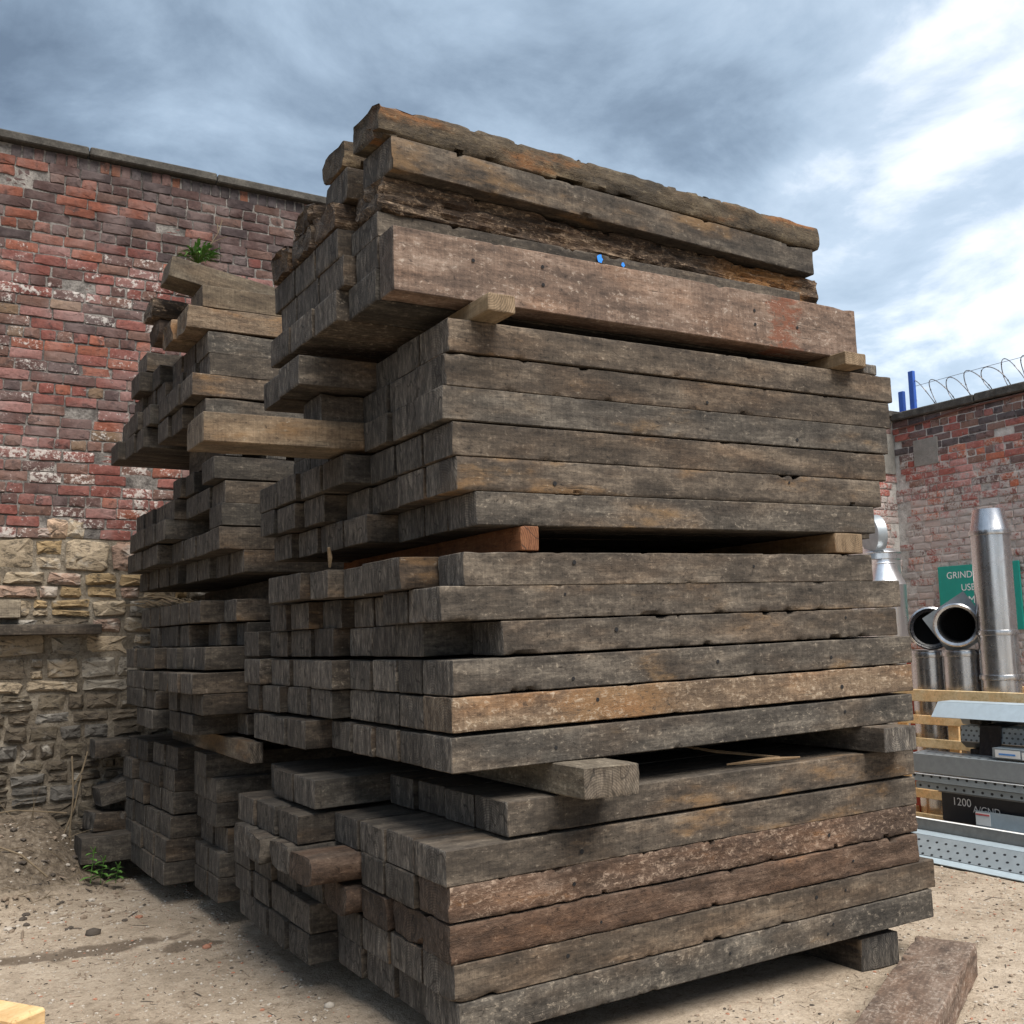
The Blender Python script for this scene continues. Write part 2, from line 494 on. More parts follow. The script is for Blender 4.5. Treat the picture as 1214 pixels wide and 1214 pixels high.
def stone_mat():
    m, t, b = new_mat('rubble_stone')
    g = t.node('ShaderNodeNewGeometry'); P = g.outputs['Position']; oi = t.node('ShaderNodeObjectInfo')
    n1 = t.noise(t.vmath('MULTIPLY', P, (14, 14, 30)), 1, 5, 0.75); n2 = t.noise(P, 6, 5, 0.6); n3 = t.noise(P, 90, 4, 0.7)
    f = t.math('ADD', t.math('ADD', t.math('MULTIPLY', n1, 1.1), t.math('MULTIPLY', n3, 0.5)), 0.2)
    c = t.mix(1.0, oi.outputs['Color'], t.comb(f, f, f), 'MULTIPLY')
    c = t.mix(t.math('MULTIPLY', t.step(n1, 0.50, 0.36), 0.7), c, (0.035, 0.03, 0.026))
    ww = t.math('MULTIPLY', t.step(t.math('ADD', n2, t.math('MULTIPLY', oi.outputs['Alpha'], 0.25)), 0.62, 0.75), 0.65)
    c = t.mix(ww, c, (0.42, 0.39, 0.34))
    t.put(b.inputs['Base Color'], c)
    b.inputs['Roughness'].default_value = 0.93; b.inputs['Specular IOR Level'].default_value = 0.2
    t.put(b.inputs['Normal'], t.bump(t.math('ADD', n1, t.math('MULTIPLY', n3, 0.4)), 0.9, 0.018))
    return m


STONE = stone_mat()


def ground_mat():
    m, t, b = new_mat('yard_dirt')
    g = t.node('ShaderNodeNewGeometry'); P = g.outputs['Position']
    n1 = t.noise(P, 1.1, 4, 0.6); n2 = t.noise(P, 7, 5, 0.68); n3 = t.noise(P, 85, 4, 0.75); n4 = t.noise(P, 24, 5, 0.75)
    f = t.math('ADD', t.math('ADD', t.math('MULTIPLY', n1, 0.42), t.math('MULTIPLY', n2, 0.33)), t.math('MULTIPLY', n4, 0.25))
    c = t.ramp(f, [(0.34, (0.14, 0.106, 0.076)), (0.44, (0.29, 0.234, 0.175)), (0.54, (0.395, 0.325, 0.250)), (0.66, (0.49, 0.415, 0.33))])
    k = t.math('ADD', t.math('MULTIPLY', n3, 1.3), 0.36)
    c = t.mix(1.0, c, t.comb(k, k, k), 'MULTIPLY')
    c = t.mix(t.math('MULTIPLY', t.step(n3, 0.60, 0.70), 0.6), c, (0.46, 0.41, 0.34))
    c = t.mix(t.math('MULTIPLY', t.step(n4, 0.44, 0.30), 0.65), c, (0.105, 0.080, 0.058))
    # dark earthy bank by the wall and two spilt-earth stains
    x, y, z = t.sep(P)
    nb = t.math('MULTIPLY', t.math('SUBTRACT', n2, 0.5), 0.35)
    bank = t.math('MULTIPLY', t.step(t.math('ADD', z, nb), 0.035, 0.14), 0.85)
    c = t.mix(bank, c, t.ramp(n4, [(0.36, (0.050, 0.038, 0.028)), (0.5, (0.105, 0.082, 0.060)), (0.66, (0.21, 0.175, 0.135))]))
    for (sx, sy, ax, ay) in ((-0.98, 2.62, 0.62, 0.13), (-0.42, 2.42, 0.20, 0.12)):
        dxx = t.math('DIVIDE', t.math('SUBTRACT', x, sx), ax); dyy = t.math('DIVIDE', t.math('SUBTRACT', y, sy), ay)
        d = t.math('SQRT', t.math('ADD', t.math('MULTIPLY', dxx, dxx), t.math('MULTIPLY', dyy, dyy)))
        d = t.math('ADD', d, t.math('MULTIPLY', t.math('SUBTRACT', n2, 0.5), 1.6))
        c = t.mix(t.math('MULTIPLY', t.step(d, 1.0, 0.6), 0.72), c, (0.085, 0.062, 0.045))
    t.put(b.inputs['Base Color'], c)
    b.inputs['Roughness'].default_value = 0.95; b.inputs['Specular IOR Level'].default_value = 0.15
    t.put(b.inputs['Normal'], t.bump(t.math('ADD', n4, t.math('MULTIPLY', n3, 0.6)), 0.85, 0.02))
    return m


GROUND = ground_mat()


def flat_mat(name, col, rough=0.7, metal=0.0, spec=0.4, var=0.15, bump=0.0):
    m, t, b = new_mat(name)
    g = t.node('ShaderNodeNewGeometry')
    n = t.noise(g.outputs['Position'], 18, 5, 0.65)
    f = t.math('ADD', t.math('MULTIPLY', t.math('SUBTRACT', n, 0.5), var * 4), 1.0)
    t.put(b.inputs['Base Color'], t.mix(1.0, col, t.comb(f, f, f), 'MULTIPLY'))
    b.inputs['Roughness'].default_value = rough; b.inputs['Metallic'].default_value = metal
    b.inputs['Specular IOR Level'].default_value = spec
    if bump: t.put(b.inputs['Normal'], t.bump(n, 0.5, bump))
    return m


def steel_mat(name, col, rough, streak=0.4, metal=0.95):
    m, t, b = new_mat(name)
    tc = t.node('ShaderNodeTexCoord')
    n = t.noise(t.vmath('MULTIPLY', tc.outputs['Object'], (22, 22, 1.6)), 1, 6, 0.7)
    n2 = t.noise(tc.outputs['Object'], 9, 6, 0.7)
    f = t.math('ADD', t.math('MULTIPLY', t.math('SUBTRACT', n, 0.5), streak * 3), 1.0)
    c = t.mix(1.0, col, t.comb(f, f, f), 'MULTIPLY')
    c = t.mix(t.math('MULTIPLY', t.step(n2, 0.58, 0.75), 0.45), c, (0.16, 0.10, 0.06))
    t.put(b.inputs['Base Color'], c)
    b.inputs['Metallic'].default_value = metal
    t.put(b.inputs['Roughness'], t.math('ADD', t.math('MULTIPLY', n2, 0.25), rough - 0.1))
    return m


STEEL = steel_mat('stainless_steel', (0.52, 0.52, 0.53), 0.24)
DARK_IN = flat_mat('painted_hole_shade', (0.008, 0.008, 0.009), 0.9)  # near-black colour paints the shade inside bolt holes and pipe mouths
GALV = flat_mat('galvanised_steel', (0.30, 0.33, 0.35), 0.45, 0.45, 0.5, 0.14)
GALV_L = flat_mat('bright_galvanised_steel', (0.42, 0.50, 0.55), 0.42, 0.35, 0.5, 0.10)
GALV_D = flat_mat('dull_galvanised_steel', (0.20, 0.21, 0.21), 0.55, 0.35, 0.5, 0.18)


def dots_mat(name, col, dot, sc, r):
    """sheet metal punched with rows of small holes (each about two pixels in the picture)"""
    m, t, b = new_mat(name)
    tc = t.node('ShaderNodeTexCoord'); x, y, z = t.sep(tc.outputs['Object'])
    u = t.math('MULTIPLY', y, sc); v = t.math('MULTIPLY', t.math('ADD', z, t.math('MULTIPLY', x, 0.8)), sc * 1.15)
    row = t.math('FLOOR', v)
    u = t.math('ADD', u, t.math('MULTIPLY', row, 0.5))
    du = t.math('SUBTRACT', t.math('FRACT', u), 0.5); dv = t.math('SUBTRACT', t.math('FRACT', v), 0.5)
    d = t.math('SQRT', t.math('ADD', t.math('MULTIPLY', du, du), t.math('MULTIPLY', dv, dv)))
    n = t.noise(tc.outputs['Object'], 12, 5, 0.65)
    f = t.math('ADD', t.math('MULTIPLY', t.math('SUBTRACT', n, 0.5), 0.6), 1.0)
    c = t.mix(1.0, col, t.comb(f, f, f), 'MULTIPLY')
    c = t.mix(t.step(d, r + 0.05, r), c, dot)
    t.put(b.inputs['Base Color'], c)
    b.inputs['Roughness'].default_value = 0.45; b.inputs['Metallic'].default_value = 0.35
    return m


GALV_DOTS = dots_mat('punched_galvanised_steel', (0.30, 0.34, 0.36), (0.02, 0.022, 0.025), 13.0, 0.13)
PLATE_DOTS = dots_mat('treaded_galvanised_steel', (0.46, 0.54, 0.60), (0.12, 0.14, 0.16), 22.0, 0.2)
BLACK_STEEL = flat_mat('black_painted_steel', (0.018, 0.02, 0.026), 0.5, 0.0, 0.5, 0.25)
PAPER = flat_mat('white_paper_label', (0.72, 0.72, 0.70), 0.6, 0, 0.3, 0.04)
INK_RED = flat_mat('red_print', (0.55, 0.10, 0.10), 0.6)
INK_BLUE = flat_mat('blue_print', (0.08, 0.25, 0.60), 0.6)
WHITE_PAINT_AND_LIT_EDGE = flat_mat('white_paint_and_lit_edge', (0.75, 0.75, 0.74), 0.7, 0, 0.3, 0.1)  # real paint on lettering; on lintel lips it paints a lit edge
BLUE_PAINT = flat_mat('bright_blue_spray_paint', (0.02, 0.22, 0.75), 0.6, 0, 0.4, 0.1)
BLUE_POST = flat_mat('blue_painted_steel', (0.02, 0.08, 0.36), 0.5, 0, 0.5, 0.15)
WIRE = flat_mat('dull_wire', (0.16, 0.15, 0.15), 0.5, 0.6, 0.5, 0.1)
GREEN_SIGN = flat_mat('green_sign_enamel', (0.0, 0.27, 0.215), 0.45, 0, 0.5, 0.06)
RUST_PIPE = flat_mat('rusty_pipe', (0.13, 0.06, 0.045), 0.8, 0, 0.3, 0.3)
RED_PAINT = flat_mat('red_oxide_steel', (0.42, 0.055, 0.03), 0.5, 0, 0.4, 0.15)
RUBBER = flat_mat('black_plastic_wrap', (0.02, 0.02, 0.024), 0.35, 0, 0.5, 0.3, 0.02)
BLUE_PLASTIC = flat_mat('blue_plastic', (0.02, 0.14, 0.42), 0.45)
LEAF = flat_mat('green_leaf', (0.075, 0.17, 0.03), 0.6, 0, 0.4, 0.25)
STEM = flat_mat('dry_stem', (0.15, 0.115, 0.075), 0.9, 0, 0.2, 0.25)
PEBBLE_MATS = [flat_mat('pale_gravel', (0.38, 0.34, 0.29), 0.9, 0, 0.2, 0.25), flat_mat('brown_gravel', (0.20, 0.155, 0.115), 0.9, 0, 0.2, 0.25),
               flat_mat('brick_gravel', (0.30, 0.145, 0.095), 0.9, 0, 0.2, 0.25), flat_mat('dark_gravel', (0.07, 0.058, 0.048), 0.9, 0, 0.2, 0.25)]

# ---------------------------------------------------------------- ground
def ground_h(x, y):
    x = np.asarray(x, float); y = np.asarray(y, float)
    p = np.stack([x, y, np.zeros_like(x)], -1)
    near = sstep(14, 6, np.hypot(x - 1, y))
    h = near * (0.018 * fbm(p * 1.3, 3, 3) + 0.010 * fbm(p * 6, 5, 3))
    bank = sstep(3.55, 4.75, y + 0.25 * fbm(p * 1.5, 8, 2)) * sstep(-0.50, -1.0, x)
    h = h + bank * (0.50 + 0.10 * fbm(p * 4.0, 9, 4))
    flat = ((x > -0.6) & (x < 3.2) & (y > 0.0) & (y < 4.7))
    return np.where(flat, np.minimum(h, 0.004), h) - 0.004


def axis(lo, hi, fine0, fine1, step):
    a = list(np.arange(fine0, fine1 + 1e-6, step))
    x, d = fine0, step
    while x > lo: d *= 1.35; x -= d; a.insert(0, max(x, lo))
    x, d = fine1, step
    while x < hi: d *= 1.35; x += d; a.append(min(x, hi))
    return np.array(a)


gx, gy = axis(-600, 600, -2.6, 5.2, 0.045), axis(-600, 600, -1.6, 4.9, 0.045)
GX, GY = np.meshgrid(gx, gy, indexing='ij')
GZ = ground_h(GX, GY)
nxg, nyg = GX.shape
V = np.stack([GX, GY, GZ], -1).reshape(-1, 3)
ii, jj = np.meshgrid(np.arange(nxg - 1), np.arange(nyg - 1), indexing='ij')
a = (ii * nyg + jj).ravel()
Fq = np.stack([a, a + nyg, a + nyg + 1, a + 1], -1)
structure(obj('ground', mesh_of('ground', V.tolist(), Fq.tolist(), 60), GROUND))

# loose gravel and chips lying on the dirt
ICO = [(0, 0, 1), (0.89, 0, 0.45), (0.28, 0.85, 0.45), (-0.72, 0.53, 0.45), (-0.72, -0.53, 0.45), (0.28, -0.85, 0.45),
       (0.72, 0.53, -0.3), (-0.28, 0.85, -0.3), (-0.89, 0, -0.3), (-0.28, -0.85, -0.3), (0.72, -0.53, -0.3)]
ICF = [(0, 1, 2), (0, 2, 3), (0, 3, 4), (0, 4, 5), (0, 5, 1), (1, 6, 2), (2, 6, 7), (2, 7, 3), (3, 7, 8), (3, 8, 4), (4, 8, 9), (4, 9, 5), (5, 9, 10), (5, 10, 1), (1, 10, 6)]
rg = random.Random(5)
gbs = [MB() for _ in PEBBLE_MATS]
spots = []
for k in range(46000):
    x = rg.uniform(-2.0, 5.0); y = rg.uniform(-1.4, 4.6)
    if -0.1 < x < 2.6 and 0.05 < y < 4.6: continue
    if x > 2.9 and y > 1.4: continue
    nn = float(vnoise(np.array([x * 2.2, y * 2.2, 0.5]), 21))
    if nn < rg.uniform(-1.3, 0.5): continue
    spots.append((x, y, 0.0026 + 0.0085 * rg.random() ** 3))
for k in range(240):
    x = rg.uniform(-2.0, -0.45); y = rg.uniform(3.1, 4.6)
    spots.append((x, y, rg.uniform(0.006, 0.028)))
hs = ground_h(np.array([s[0] for s in spots]), np.array([s[1] for s in spots]))
for (x, y, r), h in zip(spots, hs):
    mi = rg.choices(range(4), (0.42, 0.33, 0.09, 0.16))[0]
    if y > 3.4 and x < -0.4: mi = rg.choice((1, 1, 3, 0))
    sx, sy, sz, q = rg.uniform(.7, 1.5), rg.uniform(.6, 1.1), rg.uniform(.4, .8), rg.uniform(0, 6.28)
    if mi in (1, 3) and rg.random() < .35: sx, sy, sz = rg.uniform(2.5, 6), .45, .3
    ca, sa = math.cos(q), math.sin(q)
    gbs[mi].add([(x + r * (sx * px * ca - sy * py * sa), y + r * (sx * px * sa + sy * py * ca), h + r * sz * (pz + 0.25)) for px, py, pz in ICO], ICF)
for gb, gm, nm in zip(gbs, PEBBLE_MATS, ('pale', 'brown', 'brick', 'dark')):
    g_ = obj('gravel', gb.mesh('gravel'), gm)
    stuff(g_); tag(g_, {'pale': 'pale gravel chips scattered over the dirt yard', 'brown': 'brown gravel and earth crumbs scattered over the yard',
                        'brick': 'reddish brick chips scattered over the dirt yard', 'dark': 'dark bark and stone crumbs scattered over the yard'}[nm], 'gravel')

# ---------------------------------------------------------------- brick and stone pieces
def piece_mesh(name, outline, depth, dome, seed, inset=0.006, mids=1):
    """a brick or stone: outline (x, z) in the wall plane, front at y=0 and body going back to y=depth"""
    r = random.Random(seed); n = len(outline); vs, fs = [], []
    cx = sum(p[0] for p in outline) / n; cz = sum(p[1] for p in outline) / n
    rings = [(0.0, depth), (0.0, inset * 0.9), (inset, -0.0)]
    if mids: rings.append((None, -dome))
    for ins, y in rings:
        for (x, z) in outline:
            if ins is None: k = 0.55
            else:
                d = math.hypot(x - cx, z - cz); k = max(0.1, 1 - ins / d)
            jit = 0 if y == depth else r.uniform(-1, 1) * dome * 0.8
            vs.append((cx + (x - cx) * k, y + jit, cz + (z - cz) * k))
    vs.append((cx, -dome * r.uniform(0.5, 1.1), cz))
    R = len(rings)
    for i in range(R - 1):
        for k in range(n):
            fs.append((i * n + k, i * n + (k + 1) % n, (i + 1) * n + (k + 1) % n, (i + 1) * n + k))
    for k in range(n):
        fs.append(((R - 1) * n + k, (R - 1) * n + (k + 1) % n, R * n))
    return vs, fs


def brick_outline(l, h, r, rag=0.003):
    o = []
    c = 0.007
    for (x, z) in ((-l / 2 + c, -h / 2), (0, -h / 2), (l / 2 - c, -h / 2), (l / 2, -h / 2 + c), (l / 2, h / 2 - c), (l / 2 - c, h / 2), (0, h / 2), (-l / 2 + c, h / 2), (-l / 2, h / 2 - c), (-l / 2, -h / 2 + c)):
        o.append((x + r.uniform(-rag, rag), z + r.uniform(-rag, rag)))
    return o


VAR = {}


def brick_variants(kind, l, h, mat, rag=0.003, n=9):
    out = []
    for k in range(n):
        v, f = piece_mesh('brick', brick_outline(l, h, random.Random(k * 7 + int(l * 1000)), rag), 0.09, 0.0030, k + 3, .0035)
        me = mesh_of('brick_' + kind, v, f, 22); me.materials.append(mat); out.append(me)
    return out


STR = brick_variants('stretcher', 0.221, 0.0745, BRICK, .0045)
HDR = brick_variants('header', 0.106, 0.0745, BRICK, .0045)
ROW = brick_variants('rowlock', 0.068, 0.100, BRICK)
OR, RD, PU, BR, BK, PK, YB = (0.30, 0.098, 0.056), (0.215, 0.070, 0.055), (0.100, 0.060, 0.053), (0.155, 0.090, 0.068), (0.050, 0.042, 0.043), (0.30, 0.152, 0.135), (0.22, 0.155, 0.095)


def left_colour(x, z, r):
    if z > 4.72:
        wl = (4, 2, 6, 2, 1, 0, 0) if x < -0.75 else (1, 1.5, 8, 2, 1.5, 0, 0); al = r.uniform(0, .12)
    elif z > 4.38:
        wl = (1, 4, 2, 2, 0, 5, 0); al = r.uniform(.12, .5)
    elif z > 4.12:
        wl = (0.5, 2, 3, 3, 4, 2, 1.5); al = r.uniform(.2, .6)
    elif z > 3.15:
        wl = (2.2, 5, 3.5, 3, 1, 2, .5); al = r.uniform(0, .45)
    else:
        wl = (.8, 6, 3, 2, 1, 1, 0); al = r.uniform(.1, .6)
    c = r.choices((OR, RD, PU, BR, BK, PK, YB), wl)[0]
    k = r.uniform(.85, 1.15) * (.62 if z > 4.72 else .78); mean = (.15, .075, .066) if z < 4.72 else (.10, .06, .06)
    return tuple((v * .72 + m_ * .28) * k for v, m_ in zip(c, mean)) + (al,)


def right_colour(x, z, r):
    al = r.uniform(.25, .62) + .40 * float(sstep(3.7, 2.8, z))
    if z > 3.75: c = r.choices((RD, PU, BR, BK), (2, 3, 2, 3))[0]; al = r.uniform(0, .3)
    else: c = r.choices((OR, RD, PU, PK, BR), (3, 6, 1.5, 3, 1))[0]
    k = r.uniform(1.3, 1.8)
    return tuple(v * k for v in c) + (al,)


def lay_bricks(parent, place, rotz, u0_, u1_, z0, z1, want, colour, seed, wav=0.010, course=0.084):
    """place(u, z) -> world xyz of the face; want(u, z) -> single object or part of the mass"""
    r = random.Random(seed); mass = MB(); masscol = []
    nc = int(round((z1 - z0) / course))
    for ci in range(nc):
        z = z0 + (ci + .5) * course
        hdr = (ci % 5 == 3)
        L = 0.116 if hdr else 0.230
        u = u0_ + (r.uniform(0, .06) if hdr else (ci % 2) * 0.115 + r.uniform(-.03, .03))
        while u + L < u1_ + 0.06:
            uc = u + L / 2
            if not hdr and r.random() < .06:
                pl, LL = HDR, 0.116; uc = u + LL / 2
            else: pl, LL = (HDR if hdr else STR), L
            zz = z + wav * float(vnoise(np.array([uc * .9, ci * .35, 0.0]), seed)) + r.uniform(-.0025, .0025)
            me = pl[r.randrange(len(pl))]
            if z0 > 2 and ci < 2 and float(vnoise(np.array([uc * 2.3, 0.0, 4.0]), 11)) > (.1 if ci == 0 else .35):
                u += LL; continue
            pos = place(uc, zz); dy = r.uniform(-.004, .007) + (.010 if r.random() < .06 else 0)
            rot = r.uniform(-.008, .008)
            col = colour(uc, z, r)
            if want(uc, z):
                o = obj('brick', me, None, parent)
                o.location = (pos[0] - math.sin(-rotz) * 0 + (dy if abs(rotz) > 1 else 0), pos[1] + (0 if abs(rotz) > 1 else dy), pos[2])
                o.rotation_euler = (0, rot, rotz); o.color = col
            else:
                ca, sa = math.cos(rotz), math.sin(rotz)
                vs = [(pos[0] + v.co.x * ca - v.co.y * sa, pos[1] + v.co.x * sa + v.co.y * ca, pos[2] + v.co.z) for v in me.vertices]
                mass.add(vs, [tuple(p.vertices) for p in me.polygons]); masscol += [col] * len(vs)
            u += LL + r.uniform(-.003, .004)
    if mass.v:
        me = mass.mesh('bricks', 50)
        ca_ = me.color_attributes.new('Col', 'FLOAT_COLOR', 'POINT')
        ca_.data.foreach_set('color', [c for q in masscol for c in q])
        stuff(obj('brickwork', me, BRICKS_ATTR, parent))


# ---------------------------------------------------------------- tall brick and rubble wall behind the stacks
WY = 4.70
tall = empty('brick_wall', (-0.5, WY, 0))
tall_inv = Vector((0.5, -WY, 0))
tag(tall, 'tall sooty red brick wall on rubble stone footing behind the far stack', 'wall')


def in_tall(me_or, name, mat, **k):
    o = obj(name, me_or, mat, tall, **k)
    o.location = Vector(o.location) + tall_inv
    return o


in_tall(MB().box(-6, 4.0, WY + .009, WY + .34, 2.46, 5.478).mesh('mortar'), 'mortar_bed', MORTAR)
in_tall(MB().box(-6, 4.0, WY + .014, WY + .40, -.2, 2.459).mesh('mortar'), 'rubble_core', SOIL_MORTAR)
for k in range(10):                                   # coping slabs
    x0 = -6.0 + k * 1.0 + (0.21 if k else 0)
    x1 = -6.0 + (k + 1) * 1.0 + .21 - .008
    m_ = MB().bbox(x0, min(x1, 4.0), WY - .055, WY + .37, 5.484 + .004 * (k % 2), 5.556 + .004 * (k % 2), .010).mesh('coping')
    in_tall(m_, 'coping_stone', COPING)


def want_left(u, z):
    if not (-1.75 < u < 1.45): return False
    if z < 2.9: return u < -0.30
    if z < 3.65: return u < -0.30
    if z < 4.0: return u < 0.0
    if z < 4.4: return u < 0.55
    return u < 1.45


lay_bricks(tall, lambda u, z: Vector((u, WY, z)) + tall_inv, 0.0, -6.0, 4.0, 2.452, 5.375, want_left, left_colour, 31)
rr = random.Random(77)
u = -2.2
while u < 1.5:                                       # bricks on edge under the coping
    if rr.random() > .05:
        o = obj('brick', ROW[rr.randrange(9)], None, tall)
        o.location = Vector((u, WY + rr.uniform(-.004, .01), 5.428 + rr.uniform(-.003, .003))) + tall_inv
        kk = rr.uniform(.8, 1.4); o.color = tuple(v * kk for v in rr.choices((BK, PU, (.16, .07, .045)), (6, 2, .8))[0]) + (rr.uniform(0, .2),)
    u += .079 + rr.uniform(-.002, .004)

# rubble footing
TAN, OCH, GRY, PNK, DBR, DGR = (.36, .29, .205), (.34, .245, .135), (.28, .25, .205), (.30, .205, .155), (.17, .138, .102), (.185, .17, .15)


def stone_outline(w, h, r, n=11):
    o = []
    for k in range(n):
        q = 2 * math.pi * (k + r.uniform(-.2, .2)) / n
        c, s = math.cos(q), math.sin(q)
        e = 2 / 8.0
        x = math.copysign(abs(c) ** e, c); z = math.copysign(abs(s) ** e, s)
        o.append((x * w / 2 * r.uniform(.84, 1.02), z * h / 2 * r.uniform(.80, 1.02)))
    return o


z = 0.30; ci = 0
while z < 2.40:
    h = rr.uniform(.09, .22) if z > 1.25 else rr.uniform(.07, .15)
    if z + h > 2.36: h = 2.455 - z
    if h < .06: break
    x = -2.7 + rr.uniform(-.1, 0)
    while x < 0.7:
        wd = rr.uniform(.10, .44) if z > 1.25 else rr.uniform(.10, .28)
        parts = [(z, h)]
        if h > .13 and rr.random() < .35: parts = [(z, h * .45), (z + h * .45, h * .55)]
        for (zz, hh) in parts:
            v, f = piece_mesh('stone', stone_outline(wd - .010, hh - .010, rr), .10, .013, rr.randrange(9999), .010)
            o = in_tall(mesh_of('stone', v, f, 24), 'stone', STONE, loc=(x + wd / 2, WY + rr.uniform(-.012, .015), zz + hh / 2), rot=(0, rr.uniform(-.06, .06), 0))
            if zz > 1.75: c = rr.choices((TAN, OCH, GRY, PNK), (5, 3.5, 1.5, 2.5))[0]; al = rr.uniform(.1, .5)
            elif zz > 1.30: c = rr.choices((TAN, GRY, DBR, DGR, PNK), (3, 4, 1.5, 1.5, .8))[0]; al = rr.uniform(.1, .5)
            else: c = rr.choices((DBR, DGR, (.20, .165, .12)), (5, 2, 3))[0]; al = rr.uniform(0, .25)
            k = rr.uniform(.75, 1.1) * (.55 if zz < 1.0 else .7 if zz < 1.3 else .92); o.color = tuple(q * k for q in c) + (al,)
        x += wd
    z += h; ci += 1

for k in range(26):
    x = -2.6 + k * .13 + rr.uniform(-.03, .03)
    nv = float(vnoise(np.array([x * 2.3, 0.0, 4.0]), 11))
    if nv < .12: continue
    hh = .155 if nv > .38 else .085
    v, f = piece_mesh('stone', stone_outline(rr.uniform(.13, .17), hh, rr), .10, .012, rr.randrange(9999), .010)
    o = in_tall(mesh_of('stone', v, f, 24), 'stone', STONE, loc=(x, WY + rr.uniform(-.006, .004), 2.452 + hh / 2), rot=(0, rr.uniform(-.1, .1), 0))
    o.color = tuple(q * rr.uniform(.85, 1.0) for q in rr.choice((TAN, OCH, GRY, PNK))) + (rr.uniform(.1, .4),)

# ---------------------------------------------------------------- lower yard wall closing the corner
WX = 8.5
low = empty('brick_wall', (5.5, WY, 0))
tag(low, 'low end of brick wall seen as narrow whitewashed strip at yard corner', 'wall')
lo_inv = Vector((-5.5, -WY, 0))
o = obj('mortar_bed', MB().box(4.001, WX + .3, WY + .012, WY + .36, -.2, 4.26).mesh('mortar'), MORTAR_WHITE, low); o.location = lo_inv
lay_bricks(low, lambda u, z: Vector((u, WY, z)) + lo_inv, 0.0, 4.01, WX - .02, 0.0, 4.2, lambda u, z: u > 7.9 and z > 1.3, right_colour, 57)
o = obj('coping_stone', MB().bbox(4.01, WX + .3, WY - .05, WY + .38, 4.262, 4.34, .01).mesh('coping'), COPING, low); o.location = lo_inv
o = obj('render_patch', MB().bbox(8.05, WX - .004, WY - .012, WY + .03, 3.55, 4.05, .006).mesh('render'), RENDER, low); o.location = lo_inv

rw = empty('brick_wall', (WX, 2.5, 0))
tag(rw, 'whitewash-flaked red brick wall along right edge carrying coiled wire', 'wall')
rw_inv = Vector((-WX, -2.5, 0))
o = obj('mortar_bed', MB().box(WX + .009, WX + .34, -6.0, WY + .011, -.2, 4.20).mesh('mortar'), MORTAR_WHITE, rw); o.location = rw_inv
lay_bricks(rw, lambda u, z: Vector((WX, u, z)) + rw_inv, -math.pi / 2, -6.0, WY - .02, 0.0, 4.2,
           lambda u, z: u > 2.75 and z > 1.62, right_colour, 93, wav=.006)
o = obj('render_patch', MB().bbox(WX - .010, WX + .03, 4.08, 4.42, 3.60, 3.92, .006).mesh('render'), RENDER, rw); o.location = rw_inv
for k in range(9):
    y1 = WY - .02 - k * 1.15
    o = obj('coping_stone', MB().bbox(WX - .06, WX + .38, y1 - 1.14, y1, 4.204 + .006 * (k % 2), 4.30 + .006 * (k % 2), .012).mesh('coping'), COPING, rw); o.location = rw_inv

# coiled razor wire on top of the right wall, with its posts
wire = MB(); pts = []
for k in range(0, 1500):
    q = k / 1500; ang = q * 2 * math.pi * 19.3
    rad_ = .165 + .03 * math.sin(ang * .37 + 1) + .02 * math.sin(ang * .23)
    y = 4.42 - q * 4.6 + .16 * math.sin(ang * 1.0 + .9)
    pts.append((WX + .14 + rad_ * .8 * math.cos(ang), y, 4.47 + rad_ * math.sin(ang) + .02 * math.sin(ang * .31)))
wire.tube(pts, .0055, 4)
coil = obj('razor_wire_coil', wire.mesh('wire'), WIRE)
tag(coil, 'thin coil of razor wire running along top of right brick wall', 'wire')
barb = MB()
for k in range(6, 1500, 11):
    p = Vector(pts[k]); t_ = (Vector(pts[k]) - Vector(pts[k - 1])).normalized(); s_ = t_.cross(Vector((1, .2, .3))).normalized() * .008
    barb.add([p + t_ * .008 + s_, p - t_ * .008 + s_, p - t_ * .008 - s_, p + t_ * .008 - s_], [(0, 1, 2, 3)])
stuff(obj('barbs', barb.mesh('barbs'), WIRE, coil))
o = obj('support_wire', MB().tube([(WX + .14, 4.46, 4.62), (WX + .14, 3.4, 4.63), (WX + .14, 1.0, 4.62)], .003, 4).mesh('w'), WIRE, coil)
for (yy, zt, lab) in ((4.44, 4.80, 'taller blue steel post on wall top at yard corner'), (4.60, 4.58, 'shorter blue steel post half hidden behind sleeper stack')):
    m_ = MB().bbox(WX + .06, WX + .11, yy - .035, yy + .035, 4.30, zt, .004)
    m_.box(WX + .025, WX + .15, yy - .06, yy + .06, 4.302, 4.315)
    tag(obj('wire_post', m_.mesh('post'), BLUE_POST), lab, 'post')
o = obj('conduit', MB().tube([(WX - .02, 4.60, 4.10), (WX - .02, 4.2, 4.12), (WX - .02, 3.7, 4.17), (WX - .02, 2.2, 4.19)], .012, 6).mesh('c'), RUST_PIPE)
tag(o, 'thin rusty pipe under the coping of right brick wall', 'pipe')

